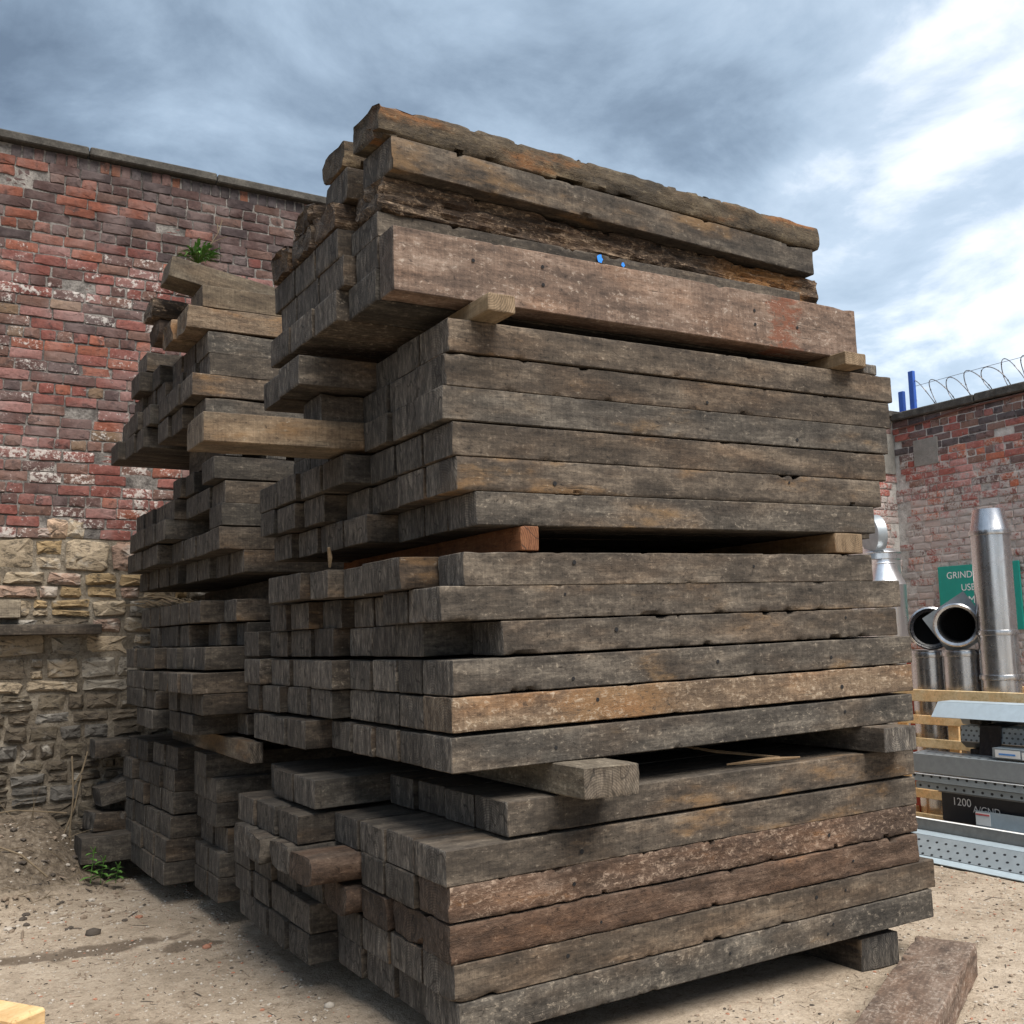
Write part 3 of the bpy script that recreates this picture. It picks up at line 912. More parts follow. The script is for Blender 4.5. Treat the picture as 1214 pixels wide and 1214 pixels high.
# ---------------------------------------------------------------- sleepers
def sleeper_mesh(L, w, h, seed, nl=14, kw=3, kh=2, rough=0.003, chip=0.010, bev=0.007, rot=0.0, wane=0.0):
    xs = np.concatenate([[0.0, bev, .03, .08], np.linspace(.16, L - .16, nl), [L - .08, L - .03, L - bev, L]])
    per, nrm, cor = [], [], []
    b = bev

    def side(p0, p1, k, n):
        for q in range(k + 1):
            t = q / k
            per.append((p0[0] + (p1[0] - p0[0]) * t, p0[1] + (p1[1] - p0[1]) * t)); nrm.append(n); cor.append(1.0 if q in (0, k) else 0.0)
    side((b, 0), (w - b, 0), kw, (0, -1)); side((w, b), (w, h - b), kh, (1, 0))
    side((w - b, h), (b, h), kw, (0, 1)); side((0, h - b), (0, b), kh, (-1, 0))
    per = np.array(per); nrm = np.array(nrm, float); cor = np.array(cor); n = len(per)
    cen = np.array([w / 2, h / 2])
    P = np.zeros((len(xs), n, 3)); P[:, :, 0] = xs[:, None]
    ins = np.ones(len(xs)); ins[0] = ins[-1] = 1 - b / (w / 2)
    insz = np.ones(len(xs)); insz[0] = insz[-1] = 1 - b / (h / 2)
    P[:, :, 1] = cen[0] + (per[None, :, 0] - cen[0]) * ins[:, None]
    P[:, :, 2] = cen[1] + (per[None, :, 1] - cen[1]) * insz[:, None]
    Q = P.copy(); so = seed * 7.3
    d = rough * (fbm(Q * np.array([7, 14, 14]) + so, seed, 4, .65))
    if rot:
        rn = fbm(Q * np.array([4, 30, 48]) + so, seed + 5, 4, .65); rb = fbm(Q * np.array([7, 14, 14]) + so, seed + 8, 3, .6)
        d = d + rot * (np.minimum(rn, .15) * 1.4 + .5 * rb + .05)
    cn = fbm(np.stack([Q[..., 0] * 13, per[None, :, 0] * 9 + 0 * Q[..., 1], per[None, :, 1] * 9 + 0 * Q[..., 2]], -1) + so, seed + 3, 3, .6)
    dch = -chip * cor[None, :] * (sstep(.28, .62, cn) * 1.2 + .10 * (cn + .6))
    diag = (per - cen); diag = diag / np.linalg.norm(diag, axis=1)[:, None]
    P[:, :, 1] += nrm[None, :, 0] * d + diag[None, :, 0] * dch * 1.4
    P[:, :, 2] += nrm[None, :, 1] * d + diag[None, :, 1] * dch * 1.4
    if wane:                                             # worn round shoulders
        rr_ = np.linalg.norm((per - cen) / cen, axis=1)
        k_ = 1 - wane * np.clip((rr_ - 1.02) / .39, 0, 1)
        P[:, :, 1] = cen[0] + (P[:, :, 1] - cen[0]) * k_[None, :]
        P[:, :, 2] = cen[1] + (P[:, :, 2] - cen[1]) * k_[None, :]
    bow = .006 * math.sin(seed * 1.7)
    tt = xs / L * (1 - xs / L) * 4
    P[:, :, 1] += bow * tt[:, None]
    ex = (rough * 1.2 + rot * .8) * fbm(Q[[0, -1]] * np.array([1, 16, 12]) + so, seed + 9, 3)
    P[0, :, 0] += ex[0]; P[-1, :, 0] += ex[1]
    verts = P.reshape(-1, 3).tolist(); faces = []
    m = len(xs)
    for i in range(m - 1):
        for j in range(n):
            j2 = (j + 1) % n
            faces.append((i * n + j, i * n + j2, (i + 1) * n + j2, (i + 1) * n + j)[::-1])
    for i, sgn in ((0, -1), (m - 1, 1)):                     # end grain, slightly hollowed
        prev = [i * n + j for j in range(n)]
        for sc in (.86, .5):
            base = len(verts)
            c = np.array([P[i, :, 0].mean(), P[i, :, 1].mean(), P[i, :, 2].mean()])
            R_ = c + (P[i] - c) * np.array([1, sc, sc])
            R_[:, 0] = P[i, :, 0].mean() + (rough * 1.5 + rot * .9) * fbm(R_ * np.array([1, 18, 11]) + so, seed + 31, 3)
            verts += R_.tolist(); cur = list(range(base, base + n))
            for j in range(n):
                q = (prev[j], prev[(j + 1) % n], cur[(j + 1) % n], cur[j])
                faces.append(q if sgn < 0 else q[::-1])
            prev = cur
        verts.append([P[i, :, 0].mean(), P[i, :, 1].mean(), P[i, :, 2].mean()])
        for j in range(n):
            q = (prev[j], prev[(j + 1) % n], len(verts) - 1)
            faces.append(q if sgn < 0 else q[::-1])
    return mesh_of('sleeper', verts, faces, 40)


TILT = 0.021
SEED = [100]
BOW = {}
RS = random.Random(404)
ORD = ['first', 'second', 'third', 'fourth', 'fifth', 'sixth', 'seventh', 'eighth', 'ninth', 'tenth']
GRP = 'reclaimed railway sleepers in the two stacks'


def sleeper(X, y, z, w, h=.140, L=2.6, mat=None, tone=None, stain=0.0, pale=0.0, tilt=TILT, yaw=0.0, front=False, rough=None, chip=None,
            rot=0.0, wane=0.0, name='railway_sleeper', label=None, cat='sleeper', group=GRP, along_y=False, roll=0.0):
    SEED[0] += 1
    s = SEED[0]
    if rough is None: rough = RS.uniform(.0015, .0035)
    if chip is None: chip = RS.uniform(.004, .012)
    if not front and not along_y: w -= .010; y += .005
    if front: me = sleeper_mesh(L, w, h, s, 170, 5, 8, rough, chip, .0035, rot, wane)
    else: me = sleeper_mesh(L, w, h, s, 12, 4, 3, rough, chip, .0035, rot, wane)
    if tone is None: tone = RS.uniform(.40, .60)
    o = obj(name, me, mat or WOOD)
    if along_y:
        o.location = (X + w, y, z); o.rotation_euler = (0, 0, math.pi / 2 + yaw)
    else:
        o.location = (X, y, z); o.rotation_euler = (roll, -tilt, yaw)
    o.color = (tone, stain, pale, 1.0)
    BOW[o.name] = (.006 * math.sin(s * 1.7), L)
    tag(o, label, cat, group)
    return o


def bolt_hole(o, hx, hz, hr):
    b_, L_ = BOW[o.name]; t_ = hx / L_
    m_ = MB().lathe([(.0, .0), (hr, .0)], 10, Matrix.Translation((hx, b_ * 4 * t_ * (1 - t_) - .0035, hz)) @ Matrix.Rotation(math.pi / 2, 4, 'X'))
    obj('bolt_hole', m_.mesh('hole'), DARK_IN, o)  # flat disc, the shade of the hole is put into its colour


STACK_A = {
 'T3': [
  (2.795, [(-0.02, 0, 0.265), (-0.018, 0.273, 0.233), (-0.017, 0.514, 0.261), (-0.389, 0.783, 0.306), (-0.357, 1.097, 0.281)]),
  (2.65, [(-0.034, 0, 0.283), (-0.032, 0.291, 0.282), (-0.03, 0.581, 0.288), (-0.237, 0.877, 0.256)]),
  (2.511, [(-0.049, 0, 0.253), (-0.047, 0.261, 0.265), (-0.051, 0.534, 0.283), (-0.783, 0.826, 0.306)]),
  (2.366, [(-0.005, 0, 0.271), (-0.003, 0.279, 0.267), (-0.026, 0.554, 0.275), (-0.149, 0.837, 0.3), (-0.152, 1.145, 0.306), (-0.163, 1.459, 0.306), (-0.178, 1.773, 0.306)]),
  (2.226, [(0.01, 0, 0.281), (0.012, 0.289, 0.281), (0.008, 0.578, 0.299), (-0.006, 0.884, 0.295), (-0.112, 1.188, 0.304), (-0.157, 1.5, 0.306), (-0.171, 1.814, 0.252)]),
  (2.089, [(0.098, 0, 0.254), (0.1, 0.262, 0.237), (0.102, 0.508, 0.284), (-0.04, 0.799, 0.292), (-0.038, 1.099, 0.306), (-0.077, 1.413, 0.302), (-0.104, 1.723, 0.306)]),
 ],
 'T2': [
  (1.841, [(0.038, 0, 0.231), (-0.119, 0.239, 0.232), (-0.117, 0.479, 0.231), (-0.105, 0.718, 0.256), (-0.16, 0.982, 0.25), (-0.213, 1.24, 0.277), (-0.213, 1.525, 0.256)]),
  (1.702, [(-0.068, 0, 0.297), (-0.067, 0.305, 0.256), (-0.007, 0.569, 0.259), (-0.008, 0.836, 0.24), (-0.053, 1.084, 0.264), (-0.124, 1.356, 0.28), (-0.145, 1.644, 0.272)]),
  (1.565, [(0.208, 0, 0.255), (-0.013, 0.263, 0.295), (-0.011, 0.566, 0.273), (-0.01, 0.847, 0.287), (-0.069, 1.142, 0.283), (-0.096, 1.433, 0.306), (-0.11, 1.747, 0.306), (-0.167, 2.061, 0.287)]),
  (1.412, [(-0.019, 0, 0.27), (-0.023, 0.278, 0.238), (-0.025, 0.524, 0.264), (-0.031, 0.796, 0.255), (-0.114, 1.059, 0.292), (-0.112, 1.36, 0.306), (-0.133, 1.674, 0.306), (-0.187, 1.988, 0.306)]),
  (1.27, [(-0.021, 0, 0.265), (-0.025, 0.273, 0.241), (-0.023, 0.522, 0.272), (-0.023, 0.802, 0.298), (-0.107, 1.108, 0.306), (-0.11, 1.422, 0.306), (-0.155, 1.736, 0.301), (-0.159, 2.044, 0.231)]),
  (1.118, [(-0.027, 0, 0.275), (-0.025, 0.283, 0.236), (-0.026, 0.527, 0.247), (-0.024, 0.781, 0.241), (-0.039, 1.03, 0.256), (-0.162, 1.294, 0.285), (-0.172, 1.587, 0.256), (-0.174, 1.851, 0.306)]),
 ],
 'T1': [
  (0.855, [(0.216, 0, 0.269), (0.218, 0.277, 0.27), (0.22, 0.555, 0.288), (0.214, 0.851, 0.269), (-0.181, 1.128, 0.306), (-0.185, 1.442, 0.302), (-0.108, 1.752, 0.256)]),
  (0.7, [(-0.059, 0, 0.283), (-0.063, 0.291, 0.28), (-0.061, 0.579, 0.278), (-0.066, 0.865, 0.288), (-0.252, 1.161, 0.298), (-0.25, 1.467, 0.306), (-0.267, 1.781, 0.295)]),
  (0.564, [(-0.043, 0, 0.272), (-0.061, 0.28, 0.288), (-0.063, 0.577, 0.247), (-0.285, 0.832, 0.305), (-0.287, 1.145, 0.306), (-0.317, 1.459, 0.256), (-0.291, 1.723, 0.306)]),
  (0.418, [(-0.044, 0, 0.231), (-0.038, 0.239, 0.306), (-0.071, 0.553, 0.281), (-0.125, 0.842, 0.299), (-0.13, 1.15, 0.306), (-0.151, 1.464, 0.306), (-0.168, 1.778, 0.306), (-0.192, 2.092, 0.306)]),
  (0.276, [(-0.029, 0, 0.268), (-0.035, 0.276, 0.306), (-0.038, 0.59, 0.29), (-0.039, 0.888, 0.301), (-0.171, 1.197, 0.306), (-0.177, 1.511, 0.292), (-0.176, 1.811, 0.291), (-0.185, 2.11, 0.306)]),
  (0.135, [(-0.01, 0, 0.293), (-0.008, 0.301, 0.283), (-0.006, 0.593, 0.306), (-0.019, 0.907, 0.3), (-0.168, 1.214, 0.306), (-0.173, 1.528, 0.295), (-0.171, 1.831, 0.231), (-0.166, 2.07, 0.306)]),
 ],
 'T4': [
  (3.01, [(-0.26, 0, 0.136), (-0.274, 0.144, 0.306), (-0.326, 0.458, 0.278), (-0.335, 0.744, 0.306), (-0.34, 1.058, 0.285)]),
  (3.15, [(-0.259, 0, 0.136), (-0.263, 0.144, 0.247), (-0.314, 0.399, 0.306), (-0.314, 0.713, 0.303), (-0.314, 1.024, 0.231)]),
  (3.285, [(-0.258, 0, 0.136), (-0.266, 0.144, 0.294), (-0.324, 0.446, 0.282), (-0.323, 0.736, 0.282), (-0.326, 1.026, 0.306)]),
 ],
}
STACK_B = {
 'T1': [
  (0.845, [(-0.27, 2.75, 0.296), (-0.319, 3.3, 0.296), (-0.343, 3.6, 0.296), (-0.387, 3.9, 0.296), (-0.418, 4.2, 0.296)]),
  (0.705, [(-0.231, 2.65, 0.246), (-0.231, 2.9, 0.296), (-0.34, 3.3, 0.296), (-0.364, 3.6, 0.296), (-0.39, 3.9, 0.296), (-0.435, 4.2, 0.296)]),
  (0.565, [(-0.229, 2.65, 0.256), (-0.212, 2.91, 0.296), (-0.352, 3.3, 0.296), (-0.369, 3.6, 0.296), (-0.42, 3.9, 0.296), (-0.426, 4.2, 0.296)]),
  (0.415, [(-0.177, 2.65, 0.296), (-0.186, 2.95, 0.296), (-0.355, 3.3, 0.296), (-0.382, 3.6, 0.296), (-0.407, 3.9, 0.296), (-0.422, 4.2, 0.296)]),
  (0.275, [(-0.215, 2.65, 0.243), (-0.22, 2.897, 0.296), (-0.377, 3.3, 0.296), (-0.393, 3.6, 0.296), (-0.418, 3.9, 0.296), (-0.43, 4.2, 0.291)]),
  (0.135, [(-0.231, 2.65, 0.231), (-0.235, 2.885, 0.296), (-0.403, 3.3, 0.278), (-0.403, 3.582, 0.296), (-0.418, 3.882, 0.296), (-0.424, 4.182, 0.296)]),
 ],
 'T2': [
  (1.77, [(-0.198, 2.4, 0.278), (-0.349, 2.682, 0.274), (-0.354, 2.96, 0.231), (-0.353, 3.195, 0.257), (-0.358, 3.456, 0.296), (-0.365, 3.756, 0.296), (-0.373, 4.056, 0.296)]),
  (1.63, [(-0.136, 2.4, 0.231), (-0.242, 2.635, 0.296), (-0.337, 3.0, 0.244), (-0.344, 3.248, 0.231), (-0.349, 3.483, 0.296), (-0.362, 3.783, 0.283)]),
  (1.49, [(-0.373, 2.4, 0.25), (-0.378, 2.654, 0.296), (-0.413, 2.954, 0.296), (-0.48, 3.3, 0.293), (-0.485, 3.597, 0.287), (-0.49, 3.887, 0.296)]),
  (1.355, [(-0.452, 2.4, 0.296), (-0.462, 2.7, 0.266), (-0.465, 2.97, 0.242), (-0.482, 3.3, 0.293), (-0.487, 3.597, 0.287), (-0.487, 3.888, 0.296)]),
  (1.235, [(-0.392, 2.4, 0.258), (-0.392, 2.662, 0.296), (-0.406, 2.962, 0.233), (-0.466, 3.3, 0.296), (-0.483, 3.6, 0.286), (-0.483, 3.89, 0.296)]),
  (1.11, [(-0.126, 2.4, 0.296), (-0.396, 2.6, 0.296), (-0.405, 2.9, 0.296), (-0.476, 3.3, 0.266), (-0.481, 3.57, 0.296)]),
 ],
 'T3': [
  (2.59, [(-0.371, 2.3, 0.296), (-0.337, 2.9, 0.231), (-0.372, 3.135, 0.242)]),
  (2.45, [(-0.318, 2.3, 0.296), (-0.32, 2.6, 0.278), (-0.324, 2.882, 0.296), (-0.407, 3.182, 0.276), (-0.412, 3.462, 0.28), (-0.427, 3.746, 0.276), (-0.432, 4.027, 0.267)]),
  (2.32, [(-0.321, 2.3, 0.296), (-0.459, 3.2, 0.296), (-0.463, 3.5, 0.296), (-0.472, 3.8, 0.29), (-0.472, 4.094, 0.275)]),
  (2.18, [(-0.328, 2.3, 0.289), (-0.332, 2.593, 0.296), (-0.341, 2.893, 0.296), (-0.351, 3.193, 0.296), (-0.433, 3.493, 0.286), (-0.438, 3.783, 0.231), (-0.442, 4.018, 0.249), (-0.442, 4.27, 0.247)]),
  (2.05, [(-0.195, 2.3, 0.296), (-0.202, 2.6, 0.296), (-0.246, 2.9, 0.296), (-0.25, 3.2, 0.296), (-0.31, 3.5, 0.231), (-0.313, 3.735, 0.296), (-0.332, 4.035, 0.296), (-0.338, 4.335, 0.296)]),
 ],
 'T4': [
  (2.93, [(-0.432, 2.3, 0.296), (-0.494, 2.6, 0.296), (-0.514, 2.9, 0.296), (-0.595, 3.3, 0.231), (-0.606, 3.535, 0.296), (-0.643, 3.835, 0.296)]),
  (3.07, [(-0.503, 2.3, 0.296), (-0.516, 2.6, 0.26), (-0.519, 2.864, 0.296), (-0.565, 3.2, 0.231), (-0.593, 3.435, 0.296), (-0.593, 3.735, 0.296)]),
  (3.2, [(-0.414, 2.3, 0.255), (-0.429, 2.559, 0.231), (-0.461, 2.794, 0.281), (-0.498, 3.079, 0.256), (-0.509, 3.34, 0.231), (-0.55, 3.575, 0.296)]),
  (3.33, [(-0.416, 2.3, 0.296), (-0.432, 2.6, 0.296), (-0.445, 2.9, 0.262), (-0.514, 3.166, 0.265), (-0.597, 3.4, 0.296)]),
  (3.47, [(-0.541, 2.3, 0.296), (-0.569, 2.6, 0.296), (-0.549, 3.4, 0.296)]),
  (3.605, [(-0.452, 2.3, 0.296), (-0.477, 2.6, 0.296)]),
 ],
}


TIERN = {'T1': 'bottom tier', 'T2': 'second tier', 'T3': 'third tier', 'T4': 'top tier'}
RIGHT = {'T3': [2.65, 2.62, 2.59, 2.56, 2.51, 2.45], 'T2': [2.41, 2.61, 2.57, 2.67, 2.66, 2.65], 'T1': [2.63, 2.63, 2.62, 2.62, 2.73, 2.70]}
SPECIAL_A = {
    ('T1', 2, 0): dict(mat=WOOD_ROUGH, rough=.012, chip=.03, tone=.56, pale=.6), ('T1', 3, 0): dict(mat=WOOD_ROUGH, rough=.012, chip=.03, tone=.44, stain=.0),
    ('T1', 3, 1): dict(mat=WOOD_ROUGH, rough=.014, chip=.03, tone=.38), ('T1', 3, 2): dict(mat=WOOD_ROUGH, rough=.014, chip=.03, tone=.36),
    ('T1', 2, 3): dict(mat=WOOD_ROUGH, rough=.012, chip=.03, wane=.16, tone=.42), ('T1', 3, 3): dict(mat=WOOD_ROUGH, rough=.012, chip=.03, wane=.14, tone=.42),
    ('T1', 2, 4): dict(rough=.010, chip=.03, wane=.12, tone=.5), ('T1', 2, 5): dict(rough=.010, wane=.1), ('T1', 2, 6): dict(rough=.010, wane=.12, tone=.55),
    ('T1', 5, 4): dict(rough=.010, chip=.03, tone=.40), ('T1', 5, 5): dict(rough=.010, chip=.03, tone=.38),
    ('T1', 1, 0): dict(tone=.60, stain=.30), ('T1', 4, 0): dict(tone=.58), ('T1', 5, 0): dict(tone=.62, pale=.35), ('T1', 0, 0): dict(tone=.55, stain=.2),
    ('T2', 4, 0): dict(mat=WOOD_ORANGE, rough=.006, tone=.52, pale=.5, stain=.1), ('T2', 3, 0): dict(tone=.60, stain=.2, pale=.2), ('T2', 5, 0): dict(tone=.60, pale=.25),
    ('T2', 0, 0): dict(tone=.60), ('T2', 1, 0): dict(tone=.60, stain=.26), ('T2', 2, 0): dict(tone=.55),
    ('T2', 3, 2): dict(tone=.8, pale=.8), ('T2', 4, 3): dict(tone=.72, pale=.5), ('T2', 5, 2): dict(tone=.62, pale=.4), ('T2', 5, 3): dict(tone=.66, pale=.5),
    ('T2', 3, 4): dict(tone=.68, pale=.4), ('T2', 3, 5): dict(tone=.68, pale=.4), ('T2', 3, 6): dict(tone=.66, pale=.3), ('T2', 3, 7): dict(tone=.66, pale=.4),
    ('T2', 2, 3): dict(tone=.66, pale=.5), ('T2', 5, 5): dict(tone=.40), ('T2', 5, 7): dict(tone=.6),
    ('T3', 4, 0): dict(tone=.60, stain=.36, chip=.03), ('T3', 0, 0): dict(tone=.60), ('T3', 1, 0): dict(tone=.47), ('T3', 2, 0): dict(tone=.60, stain=.26),
    ('T3', 3, 0): dict(tone=.52), ('T3', 5, 0): dict(tone=.60, pale=.2),
    ('T3', 2, 3): dict(mat=WOOD_GREY, tone=.50, chip=.02, L=2.3),
}
LOOK_A = {('T1', 2, 0): 'rough brown splintery', ('T1', 3, 0): 'rough dark brown', ('T2', 4, 0): 'orange stained pale', ('T1', 2, 3): 'rounded rough',
          ('T1', 3, 3): 'rounded mossy', ('T2', 3, 2): 'pale lichened', ('T3', 2, 3): 'pale far-jutting'}
hidden_extra = {'T3': [(), ((.0, 1.14, .28), (.0, 1.43, .28), (.0, 1.72, .28)), ((.0, 1.14, .28), (.0, 1.43, .28), (.0, 1.72, .28)), (), (), ()]}
for tier in ('T1', 'T2', 'T3'):
    rows = STACK_A[tier]; nr = len(rows)
    for ri, (z, row) in enumerate(rows):
        for si, (X, y, wd) in enumerate(row):
            kw = dict(SPECIAL_A.get((tier, ri, si), {}))
            L = kw.pop('L', RIGHT[tier][ri] - X if si == 0 else RS.uniform(2.55, 2.63) + (.1 if tier != 'T3' else 0))
            look = LOOK_A.get((tier, ri, si), 'dark')
            pos_ = 'facing long side out' if si == 0 else ORD[si] + ' from its front corner'
            lab = f'{look} sleeper, {ORD[nr - 1 - ri]} row up of near stack {TIERN[tier]}, {pos_}'
            if 'tone' not in kw and si > 0: kw['tone'] = RS.uniform(.34, .62) if y < 1.0 else RS.uniform(.32, .54)
            sleeper(X + (RS.uniform(-.012, .012) if si else 0), y, z + (RS.uniform(-.003, .002) if si else 0), wd, h=RS.uniform(.131, .1385) if si else RS.uniform(.1345, .139), L=L,
                    front=(si == 0), yaw=RS.uniform(-.006, .006) if si else 0, label=lab, **kw)
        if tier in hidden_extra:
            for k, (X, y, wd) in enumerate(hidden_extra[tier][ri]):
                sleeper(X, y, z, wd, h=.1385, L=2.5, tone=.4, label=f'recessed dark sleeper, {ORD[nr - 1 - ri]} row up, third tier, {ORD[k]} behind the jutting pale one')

# spike and bolt holes in some of the outer faces
for o in [q for q in COL.objects if q.get('label', '').endswith('facing long side out')]:
    if RS.random() < .62:
        for k in range(RS.choice((1, 2, 2, 3))):
            hx, hz, hr = RS.choice((RS.uniform(.35, .7), RS.uniform(1.9, 2.2), RS.uniform(.3, 2.3))), RS.uniform(.035, .105), RS.uniform(.006, .011)
            bolt_hole(o, hx, hz, hr)

# top tier of the near stack
sl = sleeper(-.26, .0, 3.012, .137, h=.268, L=2.66, mat=WOOD_RED, tone=.52, pale=.25, front=True, tilt=.016, chip=.006, rough=.002,
             label='broad reddish brown sleeper set on edge, facing out near the top')
hol = []
for (hx, hz) in ((.36, .175), (.70, .20), (.70, .12), (1.93, .17), (1.93, .10), (2.22, .12), (.52, .02)):
    bolt_hole(sl, hx, hz, .0085)
T4TONE = [.47, .42, .48, .52, .46]
for ri, (z, row) in enumerate(STACK_A['T4']):
    for si, (X, y, wd) in enumerate(row):
        if si == 0: continue
        kw = dict(tone=RS.uniform(.42, .56), pale=.15)
        if ri == 0 and si in (2, 3): kw.update(tone=.62, pale=.5)
        if ri == 2 and si == 1: kw.update(front=True, tone=.46, h=.108, L=2.42)
        kw.setdefault('h', .138); kw.setdefault('L', 2.62)
        sleeper(X, y, z, wd, tilt=.016, label=f'dark sleeper, {ORD[ri]} row up of near stack top tier, {ORD[si]} from the reddish one', **kw)
q3 = [o for o in COL.objects if o.get('label') == 'dark sleeper, third row up of near stack top tier, second from the reddish one'][0]
for (bx, bz, s_) in ((1.115, .080, .024), (1.25, .072, .014)):
    r_ = random.Random(int(bx * 100)); vs = [(bx, -.0045, bz)]
    for k in range(12):
        q = 2 * math.pi * k / 12; e = s_ * r_.uniform(.6, 1.1)
        vs.append((bx + e * .8 * math.cos(q), -.0045, bz + e * math.sin(q)))
    o = obj('paint_mark', mesh_of('paint', vs, [(0, k + 1, (k + 1) % 12 + 1) for k in range(12)]), BLUE_PAINT, q3)
sleeper(-.25, .12, 3.398, .25, h=.140, L=2.69, mat=WOOD_ROT, tone=.60, stain=.05, pale=.6, front=True, yaw=.060, tilt=.016, rot=.032, rough=.010, chip=.05,
        label='rotten crumbling sleeper with split grain, third from top of near stack')
sleeper(-.24, .05, 3.545, .27, h=.142, L=2.60, tone=.50, stain=.22, front=True, yaw=.066, tilt=.016, rough=.004, chip=.012,
        label='dark sleeper just under the topmost mossy one of near stack')
sleeper(-.29, .06, 3.692, .26, h=.135, L=2.69, mat=WOOD_MOSS, tone=.58, stain=.30, front=True, yaw=.056, tilt=.014, rough=.016, chip=.05, wane=.05,
        label='topmost rough lichen-stained sleeper of near stack, chipped along its top edge')
for (X, y, z, wd, h, mt, r_, lab) in (
        (-.335, .46, 3.425, .27, .13, WOOD_ROT, .03, 'rotten end stuffed beside crumbling sleeper in near stack top tier'),
        (-.29, .42, 3.556, .27, .145, WOOD, .0, 'dark sleeper beside the mossy topmost one, under a worn one'),
        (-.30, .43, 3.702, .26, .13, WOOD_MOSS, .012, 'worn round-shouldered sleeper, top of second column in near stack'),
        (-.34, .745, 3.425, .28, .14, WOOD_ROT, .035, 'brown rotten sleeper, upper of third column in near stack top'),
        (-.33, .75, 3.565, .26, .10, WOOD_ROT, .040, 'flaking rotten sleeper crowning third column of near stack'),
        (-.345, 1.04, 3.425, .28, .135, WOOD_ROT, .032, 'flaking rotten sleeper at far upper edge of near stack top')):
    sleeper(X, y, z, wd, h=h, L=2.5, mat=mt, rot=r_, rough=.008 if r_ else .004, chip=.04 if r_ else .012, tone=.58 if r_ else .50, stain=.15 if r_ else 0, pale=.3,
            wane=.06 if r_ else 0, tilt=.016, label=lab)

# far stack
SPECIAL_B = {('T4', 4, 0): dict(mat=WOOD_ORANGE, rough=.012, chip=.03, stain=.32, tone=.55), ('T4', 4, 1): dict(mat=WOOD_ORANGE, rough=.014, chip=.03, stain=.4, tone=.45),
             ('T4', 5, 0): dict(mat=WOOD_GREY, tone=.34, rough=.006), ('T4', 3, 0): dict(tone=.56, pale=.3), ('T4', 2, 0): dict(tone=.58, stain=.1),
             ('T4', 1, 0): dict(tone=.58), ('T4', 0, 0): dict(tone=.54), ('T2', 3, 0): dict(tone=.55)}
for tier in ('T1', 'T2', 'T3', 'T4'):
    rows = STACK_B[tier]; nr = len(rows)
    for ri, (z, row) in enumerate(rows):
        for si, (X, y, wd) in enumerate(row):
            if tier == 'T4' and ri == 5 and si == 1: continue
            kw = dict(SPECIAL_B.get((tier, ri, si), {}))
            kw.setdefault('tone', RS.uniform(.34, .56))
            if tier == 'T1' and y > 3.2: kw['yaw'] = .035
            lab = f'dark sleeper, {ORD[nr - 1 - ri]} row up of far stack {TIERN[tier]}, {ORD[si]} back towards brick wall'
            h = .118 if tier == 'T2' and ri >= 3 else .132 if tier != 'T1' else .1385
            sleeper(X + RS.uniform(-.01, .01), y, z, wd, h=h, L=2.6, tilt=RS.uniform(.004, .014), label=lab, **kw)
# odd ones on and beside the far stack
sleeper(-.585, 2.62, 3.875, .26, h=.135, L=1.5, tone=.36, tilt=-.16, rough=.003, mat=WOOD_GREY, label='sleeper tilted down to the right, topmost of far stack')
sleeper(-.62, 2.90, 3.70, .26, h=.135, L=1.9, mat=WOOD_ROT, rot=.02, rough=.012, chip=.04, wane=.12, tone=.75, pale=.4, tilt=-.05, label='rounded rotten sleeper beneath the tilted topmost one of far stack')
sleeper(-.58, 2.92, 3.56, .26, h=.14, L=2.2, mat=WOOD_ROUGH, rot=.012, rough=.012, chip=.04, wane=.1, tone=.42, tilt=-.03, label='dark rotten sleeper, second beneath the tilted topmost one of far stack')

# bearers laid crosswise between the tiers
BG = 'crosswise bearers between the tiers'
def bearer(X, y, z, w_, h, L, label, **k):
    return sleeper(X, y, z, w_, h=h, L=L, along_y=True, chip=k.pop('chip', .005), label=label, group=BG, name='bearer', cat='timber', **k)
bearer(2.20, .04, -.005, .27, .155, 2.3, 'dark square bearer under right end of near stack on dirt', tone=.42)
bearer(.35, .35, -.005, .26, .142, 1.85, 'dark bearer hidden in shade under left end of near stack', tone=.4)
bearer(.43, -.23, 1.006, .265, .121, 2.4, 'pale-topped bearer jutting forward between bottom and second tier of near stack', mat=WOOD_GREY, tone=.47, pale=.5, rough=.006, chip=.02)
bearer(2.26, -.13, 1.046, .235, .119, 2.4, 'grey bearer at right end between bottom and second tier', tone=.6)
bearer(.30, -.004, 1.990, .088, .103, 2.0, 'orange sawn bearer under left of near stack third tier', mat=WOOD_RUST, tone=.5)
bearer(2.14, -.006, 2.03, .20, .10, 2.0, 'pale bearer at right end under near stack third tier', mat=WOOD_PINE, tone=.36)
bearer(.085, -.15, 2.938, .125, .074, .42, 'pale pine batten jutting out under the reddish edge-set sleeper, left', mat=WOOD_PINE, tone=.40)
bearer(2.19, -.10, 2.985, .15, .068, 1.5, 'pale pine batten under right end of reddish edge-set sleeper', mat=WOOD_PINE, tone=.40)
bearer(2.44, .0, 2.988, .10, .055, 1.4, 'short grey batten beside pale one at right end of top tier', tone=.6)
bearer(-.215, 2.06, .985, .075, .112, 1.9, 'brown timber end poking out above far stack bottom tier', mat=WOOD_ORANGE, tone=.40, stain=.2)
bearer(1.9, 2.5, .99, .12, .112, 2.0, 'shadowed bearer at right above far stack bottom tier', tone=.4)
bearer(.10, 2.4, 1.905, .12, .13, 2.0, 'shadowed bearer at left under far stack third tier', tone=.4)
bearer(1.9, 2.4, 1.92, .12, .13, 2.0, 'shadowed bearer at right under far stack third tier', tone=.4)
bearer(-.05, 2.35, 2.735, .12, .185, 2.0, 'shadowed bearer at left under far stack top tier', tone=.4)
bearer(1.9, 2.35, 2.755, .12, .175, 2.0, 'shadowed bearer at right under far stack top tier', tone=.4)
